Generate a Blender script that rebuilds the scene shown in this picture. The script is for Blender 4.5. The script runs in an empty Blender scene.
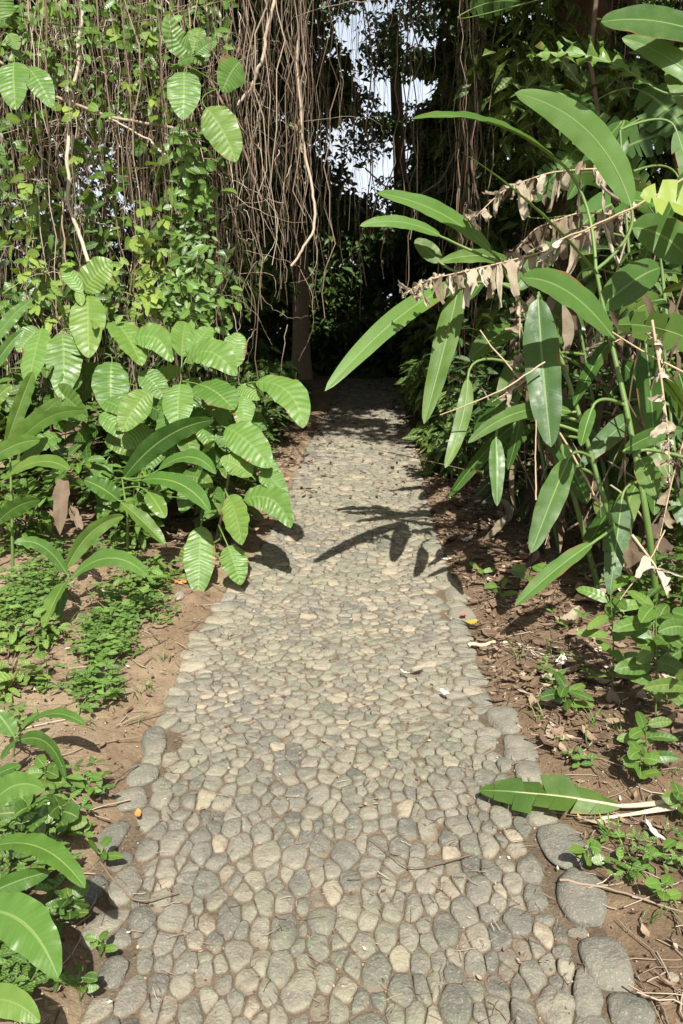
import bpy, math, random
import numpy as np
from mathutils import Vector, kdtree, noise as mnoise

rng = np.random.default_rng(7)
random.seed(7)
R = math.radians
scene = bpy.context.scene
COL = scene.collection

# ------------------------------------------------------------------ camera maths
CAMZ = 1.55
PITCH = R(14.9)
FPX = 28.0 / 36.0 * 1024
F_ = np.array([0, math.cos(PITCH), -math.sin(PITCH)])
U_ = np.array([0, math.sin(PITCH), math.cos(PITCH)])
C_ = np.array([0, 0, CAMZ])

def P(px, py, d):
    return C_ + np.array([1.0, 0, 0]) * ((px - 341.5) / FPX * d) + U_ * ((512 - py) / FPX * d) + F_ * d

def G(px, py, z=0.0):
    dr = P(px, py, 1.0) - C_
    t = (z - CAMZ) / dr[2]
    return C_ + dr * t

SUN_EL, SUN_AZ = R(50), R(6)
SUN = np.array([math.sin(SUN_AZ) * math.cos(SUN_EL), -math.cos(SUN_AZ) * math.cos(SUN_EL), math.sin(SUN_EL)])

def nrm(v):
    v = np.asarray(v, float)
    return v / (np.linalg.norm(v) + 1e-12)

# ------------------------------------------------------------------ scene tree helpers
def tag(o, label=None, cat=None, group=None, kind=None):
    if label: o['label'] = label
    if cat: o['category'] = cat
    if group: o['group'] = group
    if kind: o['kind'] = kind
    return o

def thing(name, label, cat, loc, group=None):
    o = bpy.data.objects.new(name, None)
    o.empty_display_size = 0.1
    COL.objects.link(o)
    o.location = [float(c) for c in loc]
    return tag(o, label, cat, group)

def copy_tree(o, parent=None):
    c = o.copy(); COL.objects.link(c)
    if parent: c.parent = parent
    for ch in list(o.children):
        copy_tree(ch, c)
    return c

class MB:
    """collects vertices, quads/triangles, uv and tint; builds one mesh object"""
    def __init__(s):
        s.v = []; s.f4 = []; s.f3 = []; s.uv = []; s.t = []; s.n = 0
    def add(s, v, f4=None, f3=None, uv=None, tint=0.5):
        v = np.asarray(v, float).reshape(-1, 3); k = len(v)
        s.v.append(v)
        if f4 is not None and len(f4): s.f4.append(np.asarray(f4, int).reshape(-1, 4) + s.n)
        if f3 is not None and len(f3): s.f3.append(np.asarray(f3, int).reshape(-1, 3) + s.n)
        s.uv.append(np.zeros((k, 2)) if uv is None else np.asarray(uv, float).reshape(-1, 2))
        s.t.append(np.full(k, tint) if np.isscalar(tint) else np.asarray(tint, float))
        s.n += k
    def build(s, name, mat, parent=None, smooth=True):
        V = np.concatenate(s.v); UV = np.concatenate(s.uv); T = np.concatenate(s.t)
        if parent is not None:
            V = V - np.array(parent.matrix_basis.translation)
        f4 = np.concatenate(s.f4) if s.f4 else np.zeros((0, 4), int)
        f3 = np.concatenate(s.f3) if s.f3 else np.zeros((0, 3), int)
        loops = np.concatenate([f4.ravel(), f3.ravel()]).astype(np.int32)
        starts = np.concatenate([np.arange(len(f4)) * 4, len(f4) * 4 + np.arange(len(f3)) * 3]).astype(np.int32)
        me = bpy.data.meshes.new(name)
        me.vertices.add(len(V)); me.vertices.foreach_set('co', V.astype(np.float32).ravel())
        me.loops.add(len(loops)); me.loops.foreach_set('vertex_index', loops)
        me.polygons.add(len(starts)); me.polygons.foreach_set('loop_start', starts)
        me.update(calc_edges=True)
        uvl = me.uv_layers.new(name='UVMap')
        uvl.data.foreach_set('uv', UV[loops].astype(np.float32).ravel())
        a = me.attributes.new('tint', 'FLOAT', 'POINT')
        a.data.foreach_set('value', T.astype(np.float32))
        if smooth: me.polygons.foreach_set('use_smooth', np.ones(len(starts), bool))
        me.materials.append(mat)
        me.validate()
        o = bpy.data.objects.new(name, me); COL.objects.link(o)
        if parent is not None: o.parent = parent
        return o

def grid_faces(n, m):
    i = np.arange(n - 1)[:, None] * m + np.arange(m - 1)[None, :]
    i = i.ravel()
    return np.stack([i, i + 1, i + m + 1, i + m], 1)

def tube(mb, pts, rad, n=5, tint=0.5):
    pts = np.asarray(pts, float); k = len(pts)
    rad = np.broadcast_to(np.asarray(rad, float), (k,))
    t = np.gradient(pts, axis=0); t /= (np.linalg.norm(t, axis=1)[:, None] + 1e-9)
    ref = np.array([0.31, 0.95, 0.11]) if abs(t[:, 2]).mean() > .6 else np.array([0.05, 0.1, 1.0])
    s = np.cross(t, ref); s /= (np.linalg.norm(s, axis=1)[:, None] + 1e-9)
    b = np.cross(t, s)
    a = np.arange(n) / n * 2 * math.pi
    ring = pts[:, None, :] + rad[:, None, None] * (np.cos(a)[None, :, None] * s[:, None, :] + np.sin(a)[None, :, None] * b[:, None, :])
    i = np.arange(k - 1)[:, None] * n; j = np.arange(n)[None, :]
    f = np.stack([i + j, i + (j + 1) % n, i + n + (j + 1) % n, i + n + j], -1).reshape(-1, 4)
    L = np.concatenate([[0], np.cumsum(np.linalg.norm(np.diff(pts, axis=0), axis=1))])
    uv = np.stack([np.broadcast_to(np.arange(n) / n, (k, n)), np.broadcast_to(L[:, None], (k, n))], -1)
    mb.add(ring, f4=f, uv=uv, tint=tint)

def bez(p0, p1, p2, n):
    t = np.linspace(0, 1, n)[:, None]
    return (1 - t) ** 2 * p0 + 2 * t * (1 - t) * p1 + t * t * p2

def wobble(n, amp, sm=3):
    w = rng.normal(size=(n, 3)); w[:, 2] *= .2
    k = np.ones(sm) / sm
    for c in range(3): w[:, c] = np.convolve(w[:, c], k, 'same')
    return w * amp

# ------------------------------------------------------------------ leaf blades
PROFILES = {
    'ovate': lambda v: np.clip(v, 0, 1) ** .55 * np.clip(1 - v, 0, 1) ** .62 * 1.52 * (1.12 - .2 * v),
    'lance': lambda v: np.clip(v, 0, 1) ** .42 * np.clip(1 - v, 0, 1) ** .55 * 1.35,
    'strap': lambda v: np.minimum(1, np.clip(v, 0, 1) ** .5 * 1.9) * np.clip(1 - v ** 2.2, 0, 1) ** .75,
}

def frame_along(mid, up):
    t = np.gradient(mid, axis=0); t /= (np.linalg.norm(t, axis=1)[:, None] + 1e-9)
    s = np.cross(t, up[None, :]); s /= (np.linalg.norm(s, axis=1)[:, None] + 1e-9)
    n = np.cross(s, t)
    return t, s, n

def blade(mb, mid, up, hw, prof='ovate', fold=.18, ripple=.0, nribs=12, wave=.0, nw=4, tint=.5, slant=.12, droop=.0, curl=0):
    """mid: (k,3) midrib; hw: half width in metres"""
    k = len(mid); v = np.linspace(0, 1, k)
    t, s, n = frame_along(mid, up)
    L = np.linalg.norm(np.diff(mid, axis=0), axis=1).sum()
    h = PROFILES[prof](v) * hw
    h = np.maximum(h, hw * .015)
    w = np.linspace(-1, 1, 2 * nw + 1)
    aw = np.abs(w)[None, :]
    ph, ph2 = rng.uniform(0, 6.28, 2)
    off = fold * aw * h[:, None] - droop * aw ** 2 * h[:, None]
    off = off + ripple * aw ** .6 * (1 - aw ** 2 * .9) * np.cos(2 * math.pi * nribs * (v[:, None] - slant * aw)) * np.minimum(1, h / hw * 1.5)[:, None]
    fr = rng.uniform(2, 4.5)
    off = off + wave * aw ** 2 * h[:, None] * (np.sin(v[:, None] * fr * 6.28 + ph + np.sign(w)[None, :] * 1.3) + .5 * np.sin(v[:, None] * fr * 15 + ph2))
    ew = 1 + .03 * np.sin(v[:, None] * 11 + ph) * aw ** 3 + .015 * np.sin(v[:, None] * 27 + ph2) * aw ** 3
    pos = mid[:, None, :] + s[:, None, :] * (w[None, :] * h[:, None] * ew)[:, :, None] + n[:, None, :] * off[:, :, None]
    # the sides of the blade reach forward of their midrib point, as lateral veins do
    pos = pos + t[:, None, :] * (slant * .35 * L * aw * (h / hw)[:, None] * (1 - v)[:, None])[:, :, None]
    uv = np.stack([np.broadcast_to((w + 1) / 2, (k, len(w))), np.broadcast_to(v[:, None], (k, len(w)))], -1)
    mb.add(pos, f4=grid_faces(k, len(w)), uv=uv, tint=tint)

def torn_blade(mb, mid, up, hw, prof='lance', strips=9, gap=.12, droop=.3, jit=.25, tint=.5, nw=4, down=0., slant=.16, shrink=1., sides=(-1, 1), mixp=.5):
    """a blade torn into strips along its lateral veins; down pulls the strips to hang by their weight"""
    k = 40; v = np.linspace(0, 1, k)
    midf = np.stack([np.interp(v, np.linspace(0, 1, len(mid)), mid[:, c]) for c in range(3)], 1)
    t, s, n = frame_along(midf, up)
    L = np.linalg.norm(np.diff(midf, axis=0), axis=1).sum()
    for sd in sides:
        cuts = np.sort(np.concatenate([[0.0, 1.0], (np.arange(1, strips) + rng.uniform(-.35, .35, strips - 1)) / strips]))
        if down > 0: cuts = np.sort(np.concatenate([[0.0, 1.0], np.clip((np.arange(1, strips) + rng.uniform(-.8, .8, strips - 1)) / strips, .005, .995)]))
        for a, b in zip(cuts[:-1], cuts[1:]):
            if down > 0 and rng.random() < .22: continue
            drift = t[10] * rng.normal(0, .38) + rng.normal(0, .12, 3) if down > 0 else np.zeros(3)
            m = 4
            vv = np.linspace(a, b, m)
            ang = -droop + rng.normal(0, jit)
            dn = down * rng.uniform(.6, 1.2)
            sc = (rng.uniform(.7, 1.05) if down <= 0 else rng.uniform(.35, 1.7)) * shrink
            w = np.linspace(0, 1, nw + 1)
            P0 = np.zeros((m, nw + 1, 3)); UVs = np.zeros((m, nw + 1, 2))
            cw = rng.uniform(-.12, .12) * down
            for i, x in enumerate(vv):
                mp = np.array([np.interp(x, v, midf[:, c]) for c in range(3)])
                j = min(int(x * (k - 1)), k - 1)
                h = max(float(PROFILES[prof](np.array([(a + b) / 2 * mixp + x * (1 - mixp)]))[0]) * hw, hw * .03) * sc
                edge = (x - (a + b) / 2)
                shift = -edge * gap
                tp = rng.uniform(.1, .75) if down > 0 else (.9 if gap > .5 else 0)
                g = np.array([0, 0, -1.0])
                side_dir = s[j] * sd
                for q, ww in enumerate(w):
                    d1 = side_dir * math.cos(ang) + n[j] * math.sin(ang)
                    dd = drift * ww + nrm(d1 * (1 - dn * min(1, ww * 2.5)) + g * dn * min(1, ww * 2.5))
                    if q == 0: pnt = mp.copy()
                    else: pnt = P0[i, q - 1] + dd * (h / nw)
                    pnt = pnt + t[j] * (shift * L * (ww > 0) / nw + slant * L * .35 * h / hw * (ww > 0) / nw * (1 - x))
                    if tp > 0 and q > 0: pnt = pnt - t[j] * (edge * L * (ww ** 1.5 - w[q - 1] ** 1.5) * tp) + rng.normal(0, .0035, 3)
                    if down > 0: pnt = pnt + n[j] * (math.sin(i * 2.1 + q * 1.3) * .008) + side_dir * (cw * ww / nw)
                    P0[i, q] = pnt
                    UVs[i, q] = [.5 + sd * ww * .5, x]
            mb.add(P0, f4=grid_faces(m, nw + 1), uv=UVs, tint=np.clip(tint + rng.normal(0, .05 if down <= 0 else .16), 0, 1))

# ------------------------------------------------------------------ materials
def newmat(name):
    m = bpy.data.materials.new(name); m.use_nodes = True
    nt = m.node_tree
    for n in list(nt.nodes): nt.nodes.remove(n)
    return m, nt, nt.nodes, nt.links

def nd(N, typ, **kw):
    n = N.new(typ)
    for k, v in kw.items(): setattr(n, k, v)
    return n

def math_(N, L, op, a, b=None, clamp=False):
    n = N.new('ShaderNodeMath'); n.operation = op; n.use_clamp = clamp
    for i, x in enumerate((a, b)):
        if x is None: continue
        if hasattr(x, 'links'): L.new(x, n.inputs[i])
        else: n.inputs[i].default_value = x
    return n.outputs[0]

def mixc(N, L, fac, a, b, typ='MIX'):
    n = N.new('ShaderNodeMix'); n.data_type = 'RGBA'; n.blend_type = typ; n.clamp_factor = True
    for sock, x in ((n.inputs[0], fac), (n.inputs[6], a), (n.inputs[7], b)):
        if hasattr(x, 'links'): L.new(x, sock)
        elif isinstance(x, (int, float)): sock.default_value = x
        else: sock.default_value = (*x[:3], 1)
    return n.outputs[2]

def ramp(N, L, fac, stops, interp='LINEAR'):
    n = N.new('ShaderNodeValToRGB'); e = n.color_ramp.elements; n.color_ramp.interpolation = interp
    while len(e) < len(stops): e.new(0.5)
    for x, (p, c) in zip(e, stops):
        x.position = p; x.color = (*c[:3], 1) if not isinstance(c, (int, float)) else (c, c, c, 1)
    L.new(fac, n.inputs[0]); return n.outputs[0]

def noise_(N, L, vec, scale, detail=4, rough=.55, dist=0):
    n = N.new('ShaderNodeTexNoise'); n.inputs['Scale'].default_value = scale; n.inputs['Detail'].default_value = detail
    n.inputs['Roughness'].default_value = rough; n.inputs['Distortion'].default_value = dist
    if vec is not None: L.new(vec, n.inputs['Vector'])
    return n.outputs[0]

def leaf_mat(name, dark, light, N_v=12, slant=1.4, trans=.3, rough=.42, vein=.35, brown=.0, veincol=(.30, .38, .12), spec=.45, bump=.4, tcol=None, irr=.8):
    m, nt, N, L = newmat(name)
    out = nd(N, 'ShaderNodeOutputMaterial')
    att = nd(N, 'ShaderNodeAttribute', attribute_name='tint')
    uv = nd(N, 'ShaderNodeUVMap')
    sx = nd(N, 'ShaderNodeSeparateXYZ'); L.new(uv.outputs[0], sx.inputs[0])
    geo = nd(N, 'ShaderNodeTexCoord')
    aw = math_(N, L, 'MULTIPLY', math_(N, L, 'ABSOLUTE', math_(N, L, 'SUBTRACT', sx.outputs[0], .5)), 2)
    mid = ramp(N, L, aw, [(0, 1.), (.035, .9), (.075, 0.)])
    n1 = noise_(N, L, geo.outputs['Object'], 9, 3)
    vv = math_(N, L, 'ADD', math_(N, L, 'SUBTRACT', math_(N, L, 'MULTIPLY', sx.outputs[1], N_v * 6.2832), math_(N, L, 'MULTIPLY', aw, slant)), math_(N, L, 'MULTIPLY', n1, irr))
    sn = math_(N, L, 'COSINE', vv)
    ve = math_(N, L, 'POWER', math_(N, L, 'MAXIMUM', sn, 0.), 10.)
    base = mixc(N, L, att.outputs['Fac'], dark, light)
    n2 = noise_(N, L, geo.outputs['Object'], 4.0, 5)
    base = mixc(N, L, ramp(N, L, n2, [(.35, 0.), (.7, .3)]), base, [c * 1.3 for c in light])
    base = mixc(N, L, math_(N, L, 'MULTIPLY', ve, vein), base, veincol)
    base = mixc(N, L, math_(N, L, 'MULTIPLY', mid, .75), base, veincol)
    n3 = noise_(N, L, geo.outputs['Object'], 38, 3)
    base = mixc(N, L, ramp(N, L, n3, [(.66, 0.), (.74, .5)]), base, (.16, .12, .04))
    if brown > 0:
        e = math_(N, L, 'ADD', math_(N, L, 'MULTIPLY', n2, .8), math_(N, L, 'MULTIPLY', aw, .45))
        base = mixc(N, L, ramp(N, L, e, [(1.0 - brown, 0.), (1.04 - brown, 1.)]), base, (.17, .09, .035))
    oi = nd(N, 'ShaderNodeObjectInfo')
    base = mixc(N, L, math_(N, L, 'MULTIPLY', ramp(N, L, oi.outputs['Random'], [(.5, 0.), (1, .42)]), ramp(N, L, n2, [(.3, .2), (.65, 1.)])), base, (.21, .26, .045))
    n5 = noise_(N, L, geo.outputs['Object'], 95, 3)
    base = mixc(N, L, ramp(N, L, n5, [(.62, 0.), (.72, .2)]), base, (.22, .21, .12))
    pb = nd(N, 'ShaderNodeBsdfPrincipled')
    L.new(base, pb.inputs['Base Color'])
    rr = ramp(N, L, math_(N, L, 'ADD', math_(N, L, 'MULTIPLY', n1, .6), math_(N, L, 'MULTIPLY', n3, .4)), [(.35, rough - .12), (.62, rough + .2)])
    L.new(rr, pb.inputs['Roughness'])
    pb.inputs['Specular IOR Level'].default_value = spec
    bp = nd(N, 'ShaderNodeBump'); bp.inputs['Strength'].default_value = bump; bp.inputs['Distance'].default_value = .006
    L.new(math_(N, L, 'ADD', math_(N, L, 'MULTIPLY', sn, -.5), math_(N, L, 'MULTIPLY', n3, .5)), bp.inputs['Height'])
    L.new(bp.outputs[0], pb.inputs['Normal'])
    tr = nd(N, 'ShaderNodeBsdfTranslucent')
    tc = mixc(N, L, .5, base, tcol or (.33, .42, .03)); L.new(tc, tr.inputs['Color'])
    ms = nd(N, 'ShaderNodeMixShader'); ms.inputs[0].default_value = trans
    L.new(pb.outputs[0], ms.inputs[1]); L.new(tr.outputs[0], ms.inputs[2]); L.new(ms.outputs[0], out.inputs[0])
    return m

def simple_mat(name, stops, nscale=8, rough=.8, bump=.5, bdist=.01, stretch=(1, 1, 1), tintmix=.5, spec=.2, coord='Object', trans=0):
    m, nt, N, L = newmat(name)
    out = nd(N, 'ShaderNodeOutputMaterial'); pb = nd(N, 'ShaderNodeBsdfPrincipled')
    tc = nd(N, 'ShaderNodeTexCoord'); mp = nd(N, 'ShaderNodeMapping'); mp.inputs['Scale'].default_value = stretch
    L.new(tc.outputs[coord], mp.inputs[0])
    n = noise_(N, L, mp.outputs[0], nscale, 8, .65, .3)
    att = nd(N, 'ShaderNodeAttribute', attribute_name='tint')
    f = math_(N, L, 'ADD', math_(N, L, 'MULTIPLY', n, 1 - tintmix), math_(N, L, 'MULTIPLY', att.outputs['Fac'], tintmix))
    c = ramp(N, L, f, stops); L.new(c, pb.inputs['Base Color'])
    pb.inputs['Roughness'].default_value = rough; pb.inputs['Specular IOR Level'].default_value = spec
    bp = nd(N, 'ShaderNodeBump'); bp.inputs['Strength'].default_value = bump; bp.inputs['Distance'].default_value = bdist
    L.new(n, bp.inputs['Height']); L.new(bp.outputs[0], pb.inputs['Normal'])
    if trans:
        tr = nd(N, 'ShaderNodeBsdfTranslucent'); L.new(c, tr.inputs[0])
        ms = nd(N, 'ShaderNodeMixShader'); ms.inputs[0].default_value = trans
        L.new(pb.outputs[0], ms.inputs[1]); L.new(tr.outputs[0], ms.inputs[2]); L.new(ms.outputs[0], out.inputs[0])
    else:
        L.new(pb.outputs[0], out.inputs[0])
    return m

M = {}
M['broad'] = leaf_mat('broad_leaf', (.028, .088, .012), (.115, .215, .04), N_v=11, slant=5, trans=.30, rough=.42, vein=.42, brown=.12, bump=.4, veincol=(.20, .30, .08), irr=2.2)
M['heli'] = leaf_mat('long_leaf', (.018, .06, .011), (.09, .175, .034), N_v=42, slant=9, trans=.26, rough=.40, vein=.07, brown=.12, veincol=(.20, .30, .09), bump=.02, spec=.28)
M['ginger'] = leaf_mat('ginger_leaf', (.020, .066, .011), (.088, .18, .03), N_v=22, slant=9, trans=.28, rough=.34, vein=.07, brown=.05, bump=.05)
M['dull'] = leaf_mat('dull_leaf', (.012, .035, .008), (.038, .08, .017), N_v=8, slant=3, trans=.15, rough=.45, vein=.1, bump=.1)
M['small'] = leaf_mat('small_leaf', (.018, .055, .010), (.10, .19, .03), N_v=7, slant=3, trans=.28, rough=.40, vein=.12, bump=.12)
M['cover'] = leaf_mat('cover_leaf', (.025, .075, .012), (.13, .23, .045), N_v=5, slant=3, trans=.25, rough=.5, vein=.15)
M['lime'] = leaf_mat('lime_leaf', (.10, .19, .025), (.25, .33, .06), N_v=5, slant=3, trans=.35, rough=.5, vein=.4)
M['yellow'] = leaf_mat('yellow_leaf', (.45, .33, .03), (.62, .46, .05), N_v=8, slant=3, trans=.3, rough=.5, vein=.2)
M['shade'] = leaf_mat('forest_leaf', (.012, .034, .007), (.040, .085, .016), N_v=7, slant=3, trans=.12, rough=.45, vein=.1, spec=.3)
M['dead'] = simple_mat('dead_leaf', [(.15, (.05, .036, .025)), (.45, (.17, .125, .08)), (.7, (.38, .325, .235)), (.95, (.56, .51, .41))], 14, .75, .6, .01, trans=.15, tintmix=.7)
M['litter'] = simple_mat('litter_leaf', [(.1, (.05, .03, .02)), (.45, (.14, .092, .06)), (.7, (.27, .19, .125)), (.88, (.46, .38, .28)), (1, (.64, .56, .44))], 20, .8, .5, .01, tintmix=.85)
M['orange'] = simple_mat('orange_leaf', [(.1, (.50, .15, .04)), (.9, (.62, .28, .08))], 30, .6, .4)
M['red'] = simple_mat('red_leaf', [(.1, (.40, .06, .05)), (.9, (.55, .16, .10))], 30, .6, .4)
M['pale'] = simple_mat('pale_leaf', [(.2, (.55, .48, .38)), (.9, (.78, .73, .64))], 30, .7, .4)
M['root'] = simple_mat('root_bark', [(.12, (.08, .05, .032)), (.45, (.21, .155, .11)), (.75, (.42, .345, .26)), (1, (.62, .56, .46))], 12, .85, .6, .004, (1, 1, .25), tintmix=.75)
M['bark'] = simple_mat('bark', [(.25, (.05, .032, .022)), (.55, (.15, .09, .055)), (.8, (.27, .18, .115))], 7, .9, 1.0, .05, (1, 1, .22), tintmix=.2)
M['stem'] = simple_mat('green_stem', [(.2, (.05, .10, .02)), (.6, (.13, .20, .05)), (.9, (.26, .30, .10))], 9, .5, .3, .004, (1, 1, .2), tintmix=.5, spec=.4)
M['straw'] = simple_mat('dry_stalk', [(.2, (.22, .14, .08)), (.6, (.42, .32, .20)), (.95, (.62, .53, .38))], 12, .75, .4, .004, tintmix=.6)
M['woody'] = simple_mat('woody_stem', [(.2, (.07, .05, .03)), (.8, (.22, .17, .10))], 12, .8, .6, .006, tintmix=.4)

def stone_mat(name, coarse=False):
    m, nt, N, L = newmat(name)
    out = nd(N, 'ShaderNodeOutputMaterial'); pb = nd(N, 'ShaderNodeBsdfPrincipled')
    tc = nd(N, 'ShaderNodeTexCoord'); g = nd(N, 'ShaderNodeNewGeometry')
    att = nd(N, 'ShaderNodeAttribute', attribute_name='tint')
    pos = g.outputs['Position']
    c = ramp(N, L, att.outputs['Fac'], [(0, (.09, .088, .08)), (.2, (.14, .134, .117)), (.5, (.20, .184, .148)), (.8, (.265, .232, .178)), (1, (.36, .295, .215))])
    big = noise_(N, L, pos, 1.1, 3, .5)
    n1 = noise_(N, L, pos, 26, 8, .7)
    n2 = noise_(N, L, pos, 140, 4, .6)
    moss = math_(N, L, 'MULTIPLY', ramp(N, L, big, [(.40, .2), (.60, .75)]), ramp(N, L, n1, [(.40, 0.), (.60, .75)]))
    c = mixc(N, L, moss, c, (.20, .215, .115) if not coarse else (.15, .165, .085))
    c = mixc(N, L, ramp(N, L, n1, [(.36, .6), (.52, 0.)]), c, (.15, .13, .10))
    c = mixc(N, L, ramp(N, L, n2, [(.55, 0.), (.72, .6)]), c, (.40, .37, .30))
    n4 = noise_(N, L, pos, 7, 6, .7)
    c = mixc(N, L, ramp(N, L, n4, [(.45, 0.), (.66, .4)]), c, (.32, .28, .21))
    # dust and worn soil gathered low between the stones
    sz = nd(N, 'ShaderNodeSeparateXYZ'); L.new(pos, sz.inputs[0])
    if not coarse:
        low = ramp(N, L, math_(N, L, 'ADD', math_(N, L, 'MULTIPLY', sz.outputs[2], 75.), math_(N, L, 'MULTIPLY', n1, .4)), [(.26, .95), (.68, 0.)])
        c = mixc(N, L, low, c, (.185, .145, .10))
    L.new(c, pb.inputs['Base Color'])
    pb.inputs['Roughness'].default_value = .78; pb.inputs['Specular IOR Level'].default_value = .3
    bp = nd(N, 'ShaderNodeBump'); bp.inputs['Strength'].default_value = 1.; bp.inputs['Distance'].default_value = .012
    L.new(math_(N, L, 'ADD', n1, math_(N, L, 'MULTIPLY', n2, .35)), bp.inputs['Height']); L.new(bp.outputs[0], pb.inputs['Normal'])
    L.new(pb.outputs[0], out.inputs[0]); return m
M['stone'] = stone_mat('cobble_stone'); M['boulder'] = stone_mat('river_stone', True)

def soil_mat(name, stops, grit=60):
    m, nt, N, L = newmat(name)
    out = nd(N, 'ShaderNodeOutputMaterial'); pb = nd(N, 'ShaderNodeBsdfPrincipled')
    g = nd(N, 'ShaderNodeNewGeometry'); pos = g.outputs['Position']
    n0 = noise_(N, L, pos, .9, 4, .6); n1 = noise_(N, L, pos, 9, 9, .72); n2 = noise_(N, L, pos, grit, 6, .75)
    f = math_(N, L, 'ADD', math_(N, L, 'MULTIPLY', n0, .45), math_(N, L, 'ADD', math_(N, L, 'MULTIPLY', n1, .3), math_(N, L, 'MULTIPLY', n2, .25)))
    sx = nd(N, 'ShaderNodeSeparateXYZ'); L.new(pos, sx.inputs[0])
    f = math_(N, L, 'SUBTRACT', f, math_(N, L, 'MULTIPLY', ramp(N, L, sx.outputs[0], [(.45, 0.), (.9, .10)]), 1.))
    c = ramp(N, L, f, stops)
    vo = nd(N, 'ShaderNodeTexVoronoi'); vo.inputs['Scale'].default_value = 75; L.new(pos, vo.inputs['Vector'])
    c = mixc(N, L, ramp(N, L, vo.outputs['Distance'], [(.08, .55), (.2, 0.)]), c, (.40, .31, .21))
    L.new(c, pb.inputs['Base Color']); pb.inputs['Roughness'].default_value = .95; pb.inputs['Specular IOR Level'].default_value = .1
    bp = nd(N, 'ShaderNodeBump'); bp.inputs['Strength'].default_value = .9; bp.inputs['Distance'].default_value = .02
    L.new(math_(N, L, 'ADD', n1, math_(N, L, 'MULTIPLY', n2, .5)), bp.inputs['Height']); L.new(bp.outputs[0], pb.inputs['Normal'])
    L.new(pb.outputs[0], out.inputs[0]); return m
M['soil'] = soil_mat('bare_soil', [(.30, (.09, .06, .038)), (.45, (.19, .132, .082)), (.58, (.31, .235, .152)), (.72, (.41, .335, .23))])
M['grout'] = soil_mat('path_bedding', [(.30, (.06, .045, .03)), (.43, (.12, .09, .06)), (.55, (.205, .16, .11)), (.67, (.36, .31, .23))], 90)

# ------------------------------------------------------------------ path outline (metres on the ground)
LE = [(40, 1150), (85, 1010), (92, 930), (95, 880), (118, 830), (142, 770), (160, 720), (172, 690), (192, 645), (208, 618), (228, 588), (256, 555), (284, 510), (298, 470), (316, 430), (334, 400), (346, 380), (352, 366)]
RE = [(690, 1150), (628, 1010), (610, 950), (588, 900), (560, 845), (538, 795), (515, 745), (492, 700), (474, 655), (468, 620), (458, 592), (444, 562), (434, 530), (426, 490), (416, 450), (406, 412), (398, 385), (393, 366)]
le = np.array([G(*p)[:2] for p in LE]); re_ = np.array([G(*p)[:2] for p in RE])
PY0, PY1 = max(le[0, 1], re_[0, 1]), min(le[-1, 1], re_[-1, 1])
def pl(y): return np.interp(y, le[:, 1], le[:, 0])
def pr(y): return np.interp(y, re_[:, 1], re_[:, 0])

def pathdist(x, y):
    """>0 outside the path, metres"""
    d = np.maximum(pl(y) - x, x - pr(y))
    d = np.maximum(d, y - PY1)
    return d

def vnoise(x, y, s, seed=0.):
    return np.array([mnoise.noise(Vector((a * s + seed, b * s, seed))) for a, b in zip(np.ravel(x), np.ravel(y))]).reshape(np.shape(x))

def gh(x, y):
    d = pathdist(x, y)
    dd = np.clip(d, -.2, 50)
    base = np.where(dd < .0, -.035 + np.clip(dd + .06, 0, .06) * .5, np.minimum(dd, .12) * .32 - .005)
    bank = np.clip(dd - .3, 0, 4) * .045
    return base + bank
def gz(x, y): return float(gh(np.array([x]), np.array([y]))[0])

def nonuni(dense0, dense1, step, far0, far1):
    a = np.arange(dense0, dense1, step)
    lo = [dense0]; s = step
    while lo[-1] > far0: s *= 1.25; lo.append(lo[-1] - s)
    hi = [a[-1]]; s = step
    while hi[-1] < far1: s *= 1.25; hi.append(hi[-1] + s)
    return np.concatenate([np.array(lo[1:])[::-1], a, np.array(hi[1:])])

xs = nonuni(-2.6, 2.6, .028, -600, 600); ys = nonuni(1.0, 9.0, .032, -600, 600)
X, Y = np.meshgrid(xs, ys)
Z = gh(X, Y)
near = (np.abs(X) < 6) & (Y > -1) & (Y < 14)
nz = np.zeros_like(X)
xx, yy = X[near], Y[near]
nz[near] = .02 * vnoise(xx, yy, 3.1) + .010 * vnoise(xx, yy, 11, 3) + .006 * vnoise(xx, yy, 31, 8)
Z = Z + nz * np.clip((pathdist(X, Y) + .06) * 8, 0, 1)
mb = MB(); mb.add(np.stack([X, Y, Z], -1), f4=grid_faces(len(ys), len(xs)))
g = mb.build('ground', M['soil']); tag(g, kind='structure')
GX, GY, GZ = xs, ys, Z
def groundz(x, y):
    i = int(np.clip(np.searchsorted(GY, y) - 1, 0, len(GY) - 2)); j = int(np.clip(np.searchsorted(GX, x) - 1, 0, len(GX) - 2))
    return float(GZ[i:i + 2, j:j + 2].max())

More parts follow.
